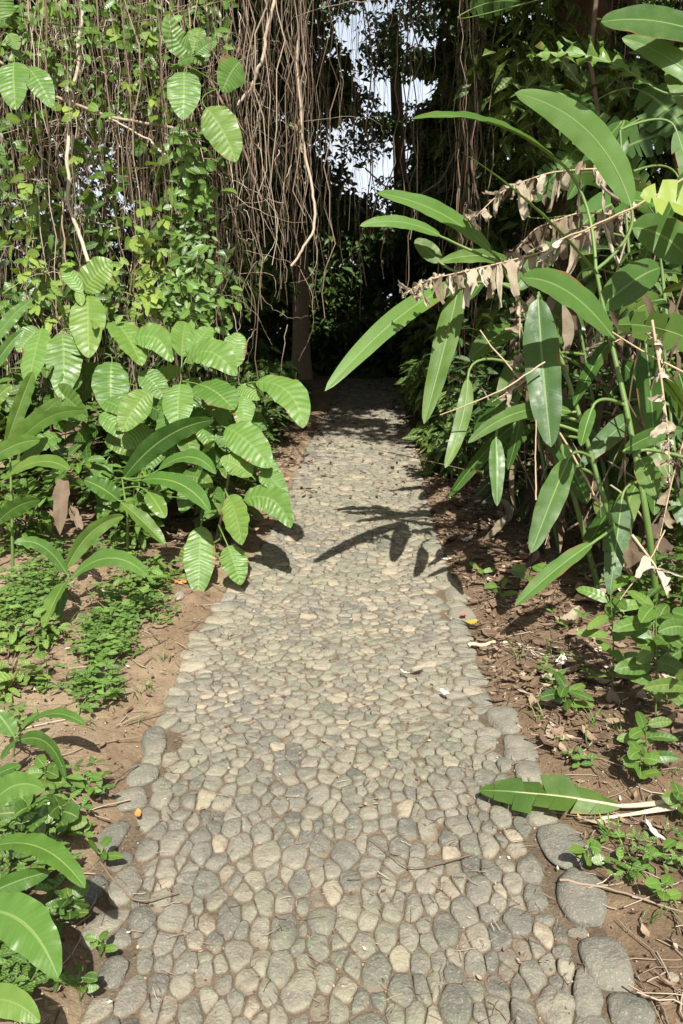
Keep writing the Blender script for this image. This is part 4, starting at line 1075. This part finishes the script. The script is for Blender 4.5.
# ------------------------------------------------------------------ forest: foliage clouds, trunks, roots
def foliage_cloud(mb, n, centres, radii, size, tint=(.1, .9), ratio=.5, down=.3):
    """n leaf faces spread through ellipsoidal clumps; each leaf is a folded blade of two quads"""
    centres = np.asarray(centres, float); radii = np.asarray(radii, float)
    k = rng.integers(0, len(centres), n)
    d = rng.normal(size=(n, 3)); d /= np.linalg.norm(d, axis=1)[:, None]
    c = centres[k] + d * radii[k] * (rng.random(n) ** .45)[:, None]
    L = rng.uniform(*size, n)
    a = rng.uniform(0, 2 * math.pi, n)
    t = np.stack([np.cos(a), np.sin(a), rng.uniform(-.9, .3, n) - down], 1); t /= np.linalg.norm(t, axis=1)[:, None]
    up = np.stack([rng.normal(0, .5, n), rng.normal(0, .5, n) - .2, np.ones(n)], 1)
    s = np.cross(t, up); s /= np.linalg.norm(s, axis=1)[:, None]; nn = np.cross(s, t)
    W = L * ratio / 2
    b = c; m1 = c + t * (L * .4)[:, None] - nn * (L * .03)[:, None]; e = c + t * L[:, None] - nn * (L * .16)[:, None]
    l = m1 + s * W[:, None] + nn * (W * .25)[:, None]; r = m1 - s * W[:, None] + nn * (W * .25)[:, None]
    V = np.stack([b, l, e, r, m1], 1)
    f = np.arange(n)[:, None] * 5
    f3 = np.concatenate([f + [0, 1, 4], f + [1, 2, 4], f + [2, 3, 4], f + [3, 0, 4]])
    uv = np.tile(np.array([[.5, 0], [0, .4], [.5, 1], [1, .4], [.5, .4]]), (n, 1, 1))
    T = np.repeat(rng.uniform(*tint, n) , 5)
    mb.add(V, f3=f3, uv=uv, tint=T)

def clumps(n, box, rr):
    (x0, x1), (y0, y1), (z0, z1) = box
    # jittered rows, so that no large hole is left by chance
    nx = max(1, int(round(math.sqrt(n * max(x1 - x0, .1) / max(z1 - z0, y1 - y0, .1))))); i = np.arange(n)
    m_ = int(math.ceil(n / nx)); ux = (i % nx + rng.random(n)) / nx; uz = ((i // nx) + rng.random(n)) / m_
    tall = (z1 - z0) >= (y1 - y0)
    c = np.stack([x0 + ux * (x1 - x0), rng.uniform(y0, y1, n) if tall else y0 + uz * (y1 - y0), z0 + uz * (z1 - z0) if tall else rng.uniform(z0, z1, n)], 1)
    r = rng.uniform(*rr, (n, 1)) * np.array([1, 1, .7]) * rng.uniform(.8, 1.2, (n, 3))
    return c, r

def trunk(mb, pts, r0, r1, n=14, flute=.12, tint=.5):
    pts = np.asarray(pts, float); u = np.linspace(0, len(pts) - 1, 26)
    q = np.stack([np.interp(u, np.arange(len(pts)), pts[:, c]) for c in range(3)], 1)
    for _ in range(3): q[1:-1] = (q[:-2] + q[2:] + 2 * q[1:-1]) / 4
    k = len(q); rad = np.linspace(r0, r1, k); rad[:4] *= [1.5, 1.28, 1.12, 1.05]
    t = np.gradient(q, axis=0); t /= np.linalg.norm(t, axis=1)[:, None]
    s = np.cross(t, [0.1, .99, 0.05]); s /= np.linalg.norm(s, axis=1)[:, None]; b = np.cross(t, s)
    a = np.arange(n) / n * 6.2832; ph = rng.uniform(0, 6.28, 3)
    fl = 1 + flute * np.cos(3 * a + ph[0])[None, :] + flute * .7 * np.cos(5 * a + ph[1] + .05 * np.arange(k)[:, None]) + rng.normal(0, flute * .15, (k, n))
    ring = q[:, None] + (rad[:, None] * fl)[:, :, None] * (np.cos(a)[None, :, None] * s[:, None] + np.sin(a)[None, :, None] * b[:, None])
    i = np.arange(k - 1)[:, None] * n; j = np.arange(n)[None, :]
    f = np.stack([i + j, i + (j + 1) % n, i + n + (j + 1) % n, i + n + j], -1).reshape(-1, 4)
    mb.add(ring, f4=f, tint=tint)

def strand(x, y, ztop, zbot, amp=.05, n=26, lean=0.):
    z = np.linspace(ztop, zbot, n)
    w = wobble(n, amp, 7); w2 = wobble(n, amp * .2, 1)
    w = w + w2; w -= w[0]
    return np.column_stack([x + w[:, 0] + lean * np.linspace(0, 1, n), y + w[:, 1], z])

def tree(name, label, tr, crown, roots=None, limbs=(), group=None, mat='shade', bark='bark'):
    base = tr[0][0]
    th = thing(name, label, 'tree', base, group)
    mb = MB(); trunk(mb, *tr[:1], tr[1], tr[2]); mb.build('trunk', M[bark], th)
    for (p, r0, r1) in limbs:
        mb = MB(); tube(mb, bez(np.array(p[0]), np.array(p[1]), np.array(p[2]), 14), np.linspace(r0, r1, 14), 8, .4); mb.build('limb', M[bark], th)
    if crown:
        mb = MB()
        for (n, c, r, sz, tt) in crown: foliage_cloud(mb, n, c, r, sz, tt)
        mb.build('crown', M[mat], th)
    return th

# left banyan: its trunk stands hidden behind the curtain; crown overhead shades everything beyond ten metres
def ab(px, d): return (px - 341.5) / FPX * d
c1, r1 = clumps(60, ((-7, .9), (6.0, 12), (5.9, 8.5)), (.9, 1.4))
BT = tree('banyan_tree', 'banyan tree on the left with a curtain of tan hanging roots lit by the sun',
    ([np.array([-5.3, 8.4, -.1]), np.array([-5.1, 8.4, 3]), np.array([-4.6, 8.3, 6.5])], .38, .22),
    [(40000, c1, r1, (.16, .34), (.1, .7))],
    limbs=[(((-4.8, 8.3, 5), (-2.5, 6.5, 6.2), (.2, 6.4, 6.2)), .12, .05), (((-4.8, 8.3, 5), (-5, 6.5, 6), (-6, 6.2, 6.3)), .12, .05), (((-4.8, 8.3, 5.2), (-2, 8.3, 6.6), (1.0, 9.0, 6.4)), .12, .05)])
# named hanging roots (the hundred thickest) plus the finer remainder
def root_parts(parent, specs, mat, fine_specs, fine_mat=None):
    for (p, r0, r1, tn) in specs:
        mb = MB(); tube(mb, p, np.linspace(r0, r1, len(p)), 5, tn); mb.build('hanging_root', M[mat], parent)
    mb = MB()
    for (p, r0, r1, tn) in fine_specs: tube(mb, p, np.linspace(r0, r1, len(p)), 3, tn)
    o = mb.build('fine_roots', M[fine_mat or mat], parent); o['kind'] = 'stuff'
thick, fine = [], []
CL = [(5, 6), (22, 8), (74, 10), (82, 8), (98, 8), (140, 5), (156, 9), (166, 8), (206, 4), (242, 10), (252, 12), (262, 10), (276, 8), (300, 7), (314, 7)]
for cx_, sd in CL:
    for _ in range(4 if cx_ < 230 else 4):
        d = rng.uniform(5.9, 7.0); x = ab(cx_ + rng.normal(0, sd), d)
        zb_ = rng.uniform(.1, 1.2) if cx_ < 235 else rng.uniform(1.2, 2.3)
        if cx_ in (252,) and rng.random() < .6: zb_ = .9
        thick.append((strand(x, d, 6.2, zb_, .10), rng.uniform(.0025, .008) if rng.random() < .75 else rng.uniform(.008, .012), rng.uniform(.0015, .004), float(np.clip(rng.normal(.52 if cx_ < 230 else .38, .2), 0, 1))))
for _ in range(300):
    if rng.random() < .6: cx_, sd = CL[rng.integers(len(CL))]; px = cx_ + rng.normal(0, sd * 1.5)
    else: px = rng.uniform(-60, 335)
    if px > 228 and rng.random() < .3: continue
    d = rng.uniform(5.8, 8.2)
    zb_ = rng.uniform(.2, 2.6) if px < 235 else rng.uniform(1.4, 2.6)
    fine.append((strand(ab(px, d), d, 6.2, zb_, rng.uniform(.04, .16)), rng.uniform(.0012, .003), .0009, float(np.clip(rng.normal(.42, .2), 0, 1))))
for _ in range(620):                                  # tangled side rootlets and dry vine stems
    px, py = rng.uniform(-10, 300), rng.uniform(-30, 330) if rng.random() < .8 else rng.uniform(-40, 120); d = rng.uniform(5.6, 6.9)
    if px > 235 and rng.random() < .6: continue
    a = P(px, py, d); L = rng.uniform(.25, .9); an = rng.uniform(-.5, .5) + (1.57 if rng.random() < .35 else 0) + 3.14 * (rng.random() < .5)
    e = a + np.array([math.sin(an) * L * .8, rng.normal(0, .1), -abs(math.cos(an)) * L]); m_ = (a + e) / 2 + rng.normal(0, .13, 3) * L * 2
    p = bez(a, m_, e, 14) + rng.normal(0, .006, (14, 3))
    fine.append((p, rng.uniform(.002, .005), .0015, float(np.clip(rng.normal(.62, .2), 0, 1))))
root_parts(BT, thick[:100], 'root', fine + thick[100:])
# a few distinct woody lianas on the curtain
def liana(pix, r, label, tint=.6, mat='root', amp=.01):
    pts = np.array([P(*p) for p in pix]); u = np.linspace(0, len(pts) - 1, 40)
    q = np.stack([np.interp(u, np.arange(len(pts)), pts[:, c]) for c in range(3)], 1)
    for _ in range(8): q[1:-1] = (q[:-2] + q[2:] + 2 * q[1:-1]) / 4
    q += wobble(40, amp, 3)
    mb = MB(); tube(mb, q, r, 6, tint); tag(mb.build('liana', M[mat]), label, 'liana', 'lianas')
liana([(84, -10, 5.8), (78, 60, 5.8), (66, 140, 5.7), (68, 200, 5.7), (90, 262, 5.6)], .014, 'thick pale liana curving down the left of the root curtain', .85)
liana([(-10, 55, 5.6), (40, 90, 5.6), (110, 118, 5.6), (175, 128, 5.7)], .011, 'brown liana running sideways under the top left leaves', .6)
liana([(110, 118, 5.6), (150, 140, 5.6), (165, 158, 5.6)], .007, 'short grey liana crossing below the sideways brown one', .8)
liana([(277, -10, 5.7), (262, 60, 5.7), (250, 90, 5.8), (236, 105, 5.8)], .013, 'pale liana sweeping down right of the oval leaves', .75)
liana([(300, -10, 5.8), (296, 80, 5.8), (308, 170, 5.8), (318, 228, 5.7), (291, 266, 5.7)], .010, 'long pale liana bending at the right end of the root curtain', .7)
liana([(210, 80, 5.7), (226, 110, 5.7), (244, 150, 5.7), (262, 200, 5.8)], .009, 'dark liana behind the spotted oval leaf', .3)
liana([(420, 195, 9.0), (440, 182, 9.0), (457, 150, 9.0)], .012, 'curved bare liana hanging in the dark centre', .35)
liana([(365, 168, 9.0), (390, 192, 9.0), (420, 195, 9.0)], .010, 'thin liana looping low across the dark centre', .45)
liana([(50, 155, 5.6), (62, 190, 5.6), (64, 260, 5.6), (78, 300, 5.6)], .006, 'thin tan vine stem below the lime leaves', .5)

# climbers on the curtain
def climber(label, stem, leaves, mat, r=.005, name='climbing_vine', group='climbers on the root curtain', **kw):
    pts = np.array([P(*p) for p in stem]); u = np.linspace(0, len(pts) - 1, 24)
    q = np.stack([np.interp(u, np.arange(len(pts)), pts[:, c]) for c in range(3)], 1)
    for _ in range(3): q[1:-1] = (q[:-2] + q[2:] + 2 * q[1:-1]) / 4
    th = thing(name, label, 'climbing plant', q[0], group)
    ms = MB(); tube(ms, q, r, 5, .4); ms.build('stem', M['woody'], th)
    for sp in leaves: leaf_part(th, sp, M[mat], stem=q, **kw)
    return th
climber('climber with two large oval leaves hanging at the top left', [(-20, 40, 5.2), (10, 62, 5.2), (40, 70, 5.3)],
    [(14, 62, 16, 110, 34, 5.1, 5.0, .6, None, None, .2), (28, 68, 52, 108, 26, 5.1, 5.0, .55, None, None, .1), (0, 20, -2, -14, 32, 5.1, 5.1, .5), (8, 34, 18, 50, 16, 5.1, 5.1, .4)], 'broad', petr=.003)
climber('climber with four large oval leaves in the upper middle, one of them spotted brown', [(176, 60, 5.4), (200, 72, 5.4), (228, 92, 5.4), (240, 40, 5.5)],
    [(184, 72, 183, 120, 36, 5.2, 5.1, .6, None, None, .1), (206, 108, 236, 162, 38, 5.2, 5.1, .55, 222, 130, .1), (240, 62, 222, 92, 32, 5.4, 5.3, .35), (192, 52, 168, 14, 26, 5.4, 5.3, .55, 176, 40), (192, 54, 200, 28, 22, 5.4, 5.5, .45), (196, 54, 218, 40, 14, 5.3, 5.3, .4), (194, 58, 178, 64, 10, 5.3, 5.3, .5)], 'broad', petr=.003)
lime = []
for (x, y) in [(28, 165), (27, 190), (24, 216), (74, 113), (24, 280), (28, 262), (72, 163), (132, 90), (148, 105), (152, 42), (135, 245), (146, 260), (150, 285), (160, 225), (45, 12), (120, 40), (140, 215), (148, 300), (160, 295), (38, 312)]:
    k_ = rng.uniform(.7, 1.35); x += rng.uniform(-5, 5); th_ = rng.normal(0, .6); dz = rng.uniform(-.15, .2)
    for j in (-1, 0, 1):
        ex, ey = j * 8 + rng.uniform(-2, 2), 12 - abs(j) * 4 + rng.uniform(-2, 2)
        ex, ey = ex * math.cos(th_) - ey * math.sin(th_), ex * math.sin(th_) + ey * math.cos(th_)
        lime.append((x, y - 6, x + ex * k_, y - 6 + ey * k_, 9 * k_, 5.5 + dz, 5.4 + dz, float(rng.uniform(.0, 1))))
climber('slender vine with scattered lobed yellow green leaves over the left of the root curtain', [(20, -10, 5.6), (28, 160, 5.6), (26, 320, 5.5)], lime, 'lime', .003, k=6, pet=False, petr=.001, ripple=0)
green = []
for _ in range(95):
    y = rng.uniform(120, 320); x = 188 + rng.normal(0, 16); a = rng.uniform(0, 6.28); l = rng.uniform(11, 21)
    green.append((x, y, x + math.cos(a) * l, y + abs(math.sin(a)) * l * .6 - 3, l * .55, 5.7 + rng.uniform(-.15, .15), 5.65, float(rng.uniform(.1, .9))))
climber('column of small bright green climbing leaves on the roots below the oval leaves', [(180, 90, 5.7), (192, 200, 5.7), (186, 300, 5.7), (182, 330, 5.8)], green, 'small', .005, k=6, pet=False, petr=.001, ripple=0)
green = []
for _ in range(90):
    y = rng.uniform(-15, 120); x = rng.uniform(0, 225); a = rng.uniform(0, 6.28); l = rng.uniform(9, 19)
    green.append((x, y, x + math.cos(a) * l, y + abs(math.sin(a)) * l * .6 - 3, l * .6, 5.5 + rng.uniform(-.2, .3), 5.5, float(rng.uniform(.3, 1))))
climber('loose climber with small pointed leaves over the top of the root curtain', [(-10, 10, 5.6), (80, 30, 5.6), (150, 20, 5.6), (225, 0, 5.6)], green, 'small', .004, k=6, pet=False, petr=.001, ripple=0)
green = []
for _ in range(90):
    y = rng.uniform(130, 330); x = rng.uniform(-10, 170); a = rng.uniform(0, 6.28); l = rng.uniform(10, 22)
    green.append((x, y, x + math.cos(a) * l, y + abs(math.sin(a)) * l * .6 - 3, l * .6, 5.8 + rng.uniform(-.3, .3), 5.8, float(rng.uniform(.0, .7))))
climber('thin creeper with small dark leaves behind the lime leaves', [(90, 120, 5.9), (60, 220, 5.9), (110, 330, 5.9)], green, 'small', .004, k=6, pet=False, petr=.001, ripple=0)

def creeper(label, blobs, n, size, mat, tint=(.1, 1)):
    th = thing('creeper', label, 'climbing plant', P(blobs[0][0], blobs[0][1], blobs[0][4]), 'climbers on the root curtain')
    ml, ms = MB(), MB()
    for (bx, by, rx, ry, d) in blobs:
        a = P(bx + rng.normal(0, rx * .4), by - ry, d); e = P(bx + rng.normal(0, rx * .4), by + ry, d)
        q = bez(a, (a + e) / 2 + rng.normal(0, .08, 3), e, 16) + wobble(16, .02, 3); mm_ = MB(); tube(mm_, q, .004, 4, .4); mm_.build('stem', M['woody'], th)
    for _ in range(n):
        bx, by, rx, ry, d = blobs[rng.integers(len(blobs))]
        b = P(bx + rng.normal(0, rx * .6), by + rng.uniform(-ry, ry), d + rng.normal(0, .18)); L = rng.uniform(*size)
        t = b + nrm([rng.normal(0, .7), -.3 + rng.normal(0, .3), -rng.uniform(-.2, 1)]) * L
        up = facing(b, .7, .7, .45)
        blade(ml, bez(b, (b + t) / 2 + up * L * .08, t, 6), up, L * rng.uniform(.24, .36), 'ovate', fold=.25, wave=.1, nw=1, tint=float(rng.uniform(*tint)))
    ml.build('foliage', M[mat], th)
creeper('creeper with mixed small leaves spread across the upper left of the root curtain', [(20, 20, 25, 40, 5.7), (60, 40, 30, 45, 5.8), (120, 15, 35, 30, 5.7), (110, 70, 25, 50, 5.9), (205, 25, 25, 40, 5.8), (150, 60, 20, 50, 5.9)], 420, (.05, .13), 'small', (.3, 1))
creeper('dense green creeper column hanging below the oval leaves in the middle of the roots', [(190, 170, 14, 40, 5.6), (192, 220, 18, 40, 5.6), (196, 270, 20, 40, 5.5), (176, 300, 20, 30, 5.5), (205, 310, 18, 25, 5.6)], 420, (.05, .12), 'small', (.2, 1))
creeper('creeper of yellow green leaves low in the roots above the ribbed shrubs', [(145, 265, 22, 40, 5.5), (138, 295, 24, 30, 5.5), (60, 290, 24, 35, 5.5), (30, 240, 16, 50, 5.6)], 110, (.06, .13), 'lime', (0, .7))
creeper('shaded creeper over the far left roots', [(10, 180, 22, 70, 6.0), (45, 240, 25, 60, 6.0), (100, 200, 25, 60, 6.1), (15, 310, 30, 30, 5.8), (110, 300, 25, 30, 5.9)], 420, (.06, .14), 'small', (0, .6))
# tree in the middle distance at the end of the roots, sunlight on its trunk painted as pale bark
c2, r2 = clumps(16, ((-3.5, -.6), (15, 19), (5.5, 8.5)), (.8, 1.3))
b3 = G(303, 357); 
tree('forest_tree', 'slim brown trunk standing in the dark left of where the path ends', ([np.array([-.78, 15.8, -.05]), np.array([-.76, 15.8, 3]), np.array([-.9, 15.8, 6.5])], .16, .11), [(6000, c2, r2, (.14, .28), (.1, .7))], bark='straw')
# right big trunks
c3, r3 = clumps(60, ((.4, 7), (5.6, 12), (6.1, 9)), (.9, 1.5))
c3b, r3b = clumps(9, ((0.0, 2.6), (3.9, 5.6), (6.0, 7.0)), (.35, .6))
c3c, r3c = clumps(26, ((2.4, 8), (4.2, 6.4), (6.0, 7.6)), (.7, 1.1))
RT = tree('banyan_tree', 'large brown trunked tree at upper right behind the long leaves', ([np.array([ab(560, 9), 9.2, -.1]), np.array([ab(562, 9), 9.2, 3]), np.array([ab(556, 9), 9.2, 6.8])], .36, .24),
    [(30000, c3, r3, (.22, .42), (.1, .7)), (1300, c3b, r3b, (.14, .3), (.1, .7)), (9000, c3c, r3c, (.2, .36), (.1, .7))], limbs=[(((2.4, 9.2, 5), (1.5, 9.5, 6.2), (.2, 9.4, 6.5)), .12, .05), (((2.5, 9.2, 5), (3.8, 8, 6.2), (5.5, 8.0, 6.6)), .12, .05)])
thick, fine = [], []
for cx_, sd, k, zb0 in [(463, 5, 12, .6), (455, 8, 4, 1.6), (515, 5, 4, .6), (405, 14, 3, 1.8), (365, 14, 3, 1.8), (590, 12, 5, 1.0), (640, 20, 4, 1.0)]:
    for _ in range(k):
        d = rng.uniform(8.2, 9.4); thick.append((strand(ab(cx_ + rng.normal(0, sd), d), d, 7.2, zb0 + rng.uniform(-.4, .6), .12), rng.uniform(.005, .012), .005, float(np.clip(rng.normal(.3, .15), 0, 1))))
for _ in range(150):
    px = rng.uniform(325, 700); d = rng.uniform(7.6, 11)
    fine.append((strand(ab(px, d), d, 7.2, rng.uniform(1.2, 3.2), rng.uniform(.03, .12)), rng.uniform(.0015, .0035), .0015, float(np.clip(rng.normal(.3, .2), 0, 1))))
root_parts(RT, thick, 'root', fine)
c4, r4 = clumps(34, ((-3, 6), (12, 19), (9.2, 12)), (1.2, 1.9))
tree('forest_tree', 'dark trunk behind the big brown one at upper right', ([np.array([4.2, 13.5, -.1]), np.array([4.2, 13.5, 4]), np.array([3.9, 13.5, 9])], .4, .25), [(14000, c4, r4, (.2, .4), (.1, .6))])
c5, r5 = clumps(34, ((-12, -2.5), (11, 20), (5.5, 11)), (1.2, 1.9))
tree('forest_tree', 'dark forest tree behind the root curtain at left', ([np.array([-5.2, 12.5, -.1]), np.array([-5.2, 12.5, 4]), np.array([-5.0, 12.5, 8])], .35, .22), [(22000, c5, r5, (.2, .4), (.1, .6))])
# tree whose leaves sparkle against the sky in the gap
c6, r6 = clumps(70, ((-2.2, 3.8), (19, 22), (2.9, 9)), (.45, .8))
keep = ~((c6[:, 0] > -.45) & (c6[:, 0] < 1.2) & (c6[:, 2] > 4.0) & (rng.random(len(c6)) < .62)); c6, r6 = c6[keep], r6[keep]
tree('forest_tree', 'leafy tree seen against the bright sky gap above the end of the path', ([np.array([1.7, 21.5, -.1]), np.array([1.5, 21.5, 4]), np.array([1.2, 21, 8])], .22, .12), [(24000, c6, r6, (.10, .22), (.2, .9))])

def understory(name, label, boxes, size, tint=(.05, .8), mat='shade'):
    mb = MB()
    for (n, nc, box, rr) in boxes:
        c, r = clumps(nc, box, rr); foliage_cloud(mb, n, c, r, size, tint)
    tag(mb.build(name, M[mat]), label, 'undergrowth', kind='stuff')
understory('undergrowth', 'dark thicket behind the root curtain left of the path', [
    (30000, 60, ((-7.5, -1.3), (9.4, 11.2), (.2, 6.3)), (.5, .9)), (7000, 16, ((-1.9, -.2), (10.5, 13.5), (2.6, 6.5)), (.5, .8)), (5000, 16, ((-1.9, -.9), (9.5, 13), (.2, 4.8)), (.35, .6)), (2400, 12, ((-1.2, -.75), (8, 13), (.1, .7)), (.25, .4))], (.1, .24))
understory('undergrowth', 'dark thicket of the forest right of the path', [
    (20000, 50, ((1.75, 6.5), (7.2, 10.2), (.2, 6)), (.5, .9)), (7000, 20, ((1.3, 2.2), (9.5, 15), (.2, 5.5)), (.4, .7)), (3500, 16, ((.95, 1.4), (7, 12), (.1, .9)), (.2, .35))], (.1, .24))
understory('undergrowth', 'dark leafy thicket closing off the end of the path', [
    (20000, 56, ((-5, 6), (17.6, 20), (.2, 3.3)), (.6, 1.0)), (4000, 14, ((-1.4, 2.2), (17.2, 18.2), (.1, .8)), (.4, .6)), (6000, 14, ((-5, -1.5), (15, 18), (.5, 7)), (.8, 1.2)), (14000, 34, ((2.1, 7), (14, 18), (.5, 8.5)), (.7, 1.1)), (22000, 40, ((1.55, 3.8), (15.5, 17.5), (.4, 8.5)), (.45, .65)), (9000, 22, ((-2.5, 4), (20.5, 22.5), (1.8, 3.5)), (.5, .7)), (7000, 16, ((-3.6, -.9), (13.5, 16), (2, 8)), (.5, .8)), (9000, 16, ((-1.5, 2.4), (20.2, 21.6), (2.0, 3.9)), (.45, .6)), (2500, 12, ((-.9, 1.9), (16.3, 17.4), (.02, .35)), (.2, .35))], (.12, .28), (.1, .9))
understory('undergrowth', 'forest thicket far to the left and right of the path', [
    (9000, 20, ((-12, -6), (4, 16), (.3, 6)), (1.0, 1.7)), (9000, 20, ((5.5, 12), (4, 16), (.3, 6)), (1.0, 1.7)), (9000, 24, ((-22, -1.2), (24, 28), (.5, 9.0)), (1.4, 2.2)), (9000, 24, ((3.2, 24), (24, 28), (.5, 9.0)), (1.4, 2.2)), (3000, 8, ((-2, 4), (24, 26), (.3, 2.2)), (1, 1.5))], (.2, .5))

# large deeply cut dark leaves climbing behind the clump
def mlobe(px0, py0, px1, py1, w, d0, d1, t): return (px0, py0, px1, py1, w, d0, d1, t)
th = thing('split_leaf_climber', 'climber with large dark deeply cut leaves in the shade at upper right', 'climbing plant', P(600, 200, 6.0))
q = np.array([P(640, 330, 6.3), P(610, 200, 6.2), P(590, 60, 6.2), P(600, -40, 6.2)]); ms = MB(); tube(ms, q, .02, 6, .3); ms.build('stem', M['woody'], th)
for sp in [(548, 88, 602, 128, 48, 5.9, 5.8, .4), (560, 120, 625, 155, 60, 5.9, 5.7, .45), (640, 90, 690, 140, 60, 6.0, 5.8, .3), (620, 150, 690, 130, 50, 6.0, 5.9, .35), (600, 130, 560, 170, 40, 6.0, 5.9, .3), (470, 10, 520, 2, 36, 6.8, 6.8, .3), (600, 165, 650, 190, 44, 5.9, 5.8, .3), (530, 200, 570, 160, 36, 6.0, 5.9, .3)]:
    leaf_part(th, sp, M['heli'], stem=np.stack([np.interp(np.linspace(0, 3, 20), np.arange(4), q[:, c]) for c in range(3)], 1), prof='ovate', tornp=dict(strips=7, gap=.3, droop=.05, jit=.12), petr=.005)

# ------------------------------------------------------------------ light, sky, camera
w = bpy.data.worlds.new('World'); scene.world = w; w.use_nodes = True
nt = w.node_tree; bg = nt.nodes['Background']
sky = nt.nodes.new('ShaderNodeTexSky'); sky.sky_type = 'NISHITA'; sky.sun_disc = False
sky.sun_elevation = SUN_EL; sky.sun_rotation = R(180) - SUN_AZ; sky.air_density = 1.2; sky.dust_density = 4; sky.altitude = 100
hz = nt.nodes.new('ShaderNodeMix'); hz.data_type = 'RGBA'; hz.inputs[7].default_value = (10.5, 11.4, 12.8, 1)   # thin white haze low in the sky
tcw = nt.nodes.new('ShaderNodeTexCoord'); sxw = nt.nodes.new('ShaderNodeSeparateXYZ'); rw = nt.nodes.new('ShaderNodeMapRange')
nt.links.new(tcw.outputs['Generated'], sxw.inputs[0]); nt.links.new(sxw.outputs[2], rw.inputs[0]); nt.links.new(rw.outputs[0], hz.inputs[0])
rw.inputs[1].default_value = .22; rw.inputs[2].default_value = .5; rw.inputs[3].default_value = .8; rw.inputs[4].default_value = .1
nt.links.new(sky.outputs[0], hz.inputs[6]); nt.links.new(hz.outputs[2], bg.inputs[0]); bg.inputs[1].default_value = .055
sl = bpy.data.lights.new('sun', 'SUN'); sl.energy = 5.0; sl.angle = R(.53); sl.color = (1, .968, .90)
so = bpy.data.objects.new('sun', sl); COL.objects.link(so); so.rotation_euler = Vector(SUN).to_track_quat('Z', 'Y').to_euler(); so.location = (2, -10, 15)

cam = bpy.data.cameras.new('camera'); co = bpy.data.objects.new('camera', cam); COL.objects.link(co)
co.location = (0, 0, CAMZ); co.rotation_euler = (R(90) - PITCH, 0, 0)
cam.sensor_fit = 'VERTICAL'; cam.sensor_height = 36; cam.sensor_width = 24; cam.lens = 28; cam.clip_start = .05; cam.clip_end = 2000
scene.camera = co
scene.view_settings.view_transform = 'Standard'; scene.view_settings.look = 'None'; scene.view_settings.gamma = 1
scene.view_settings.exposure = 0.92
scene.cycles.max_bounces = 6; scene.cycles.diffuse_bounces = 3; scene.cycles.transmission_bounces = 4
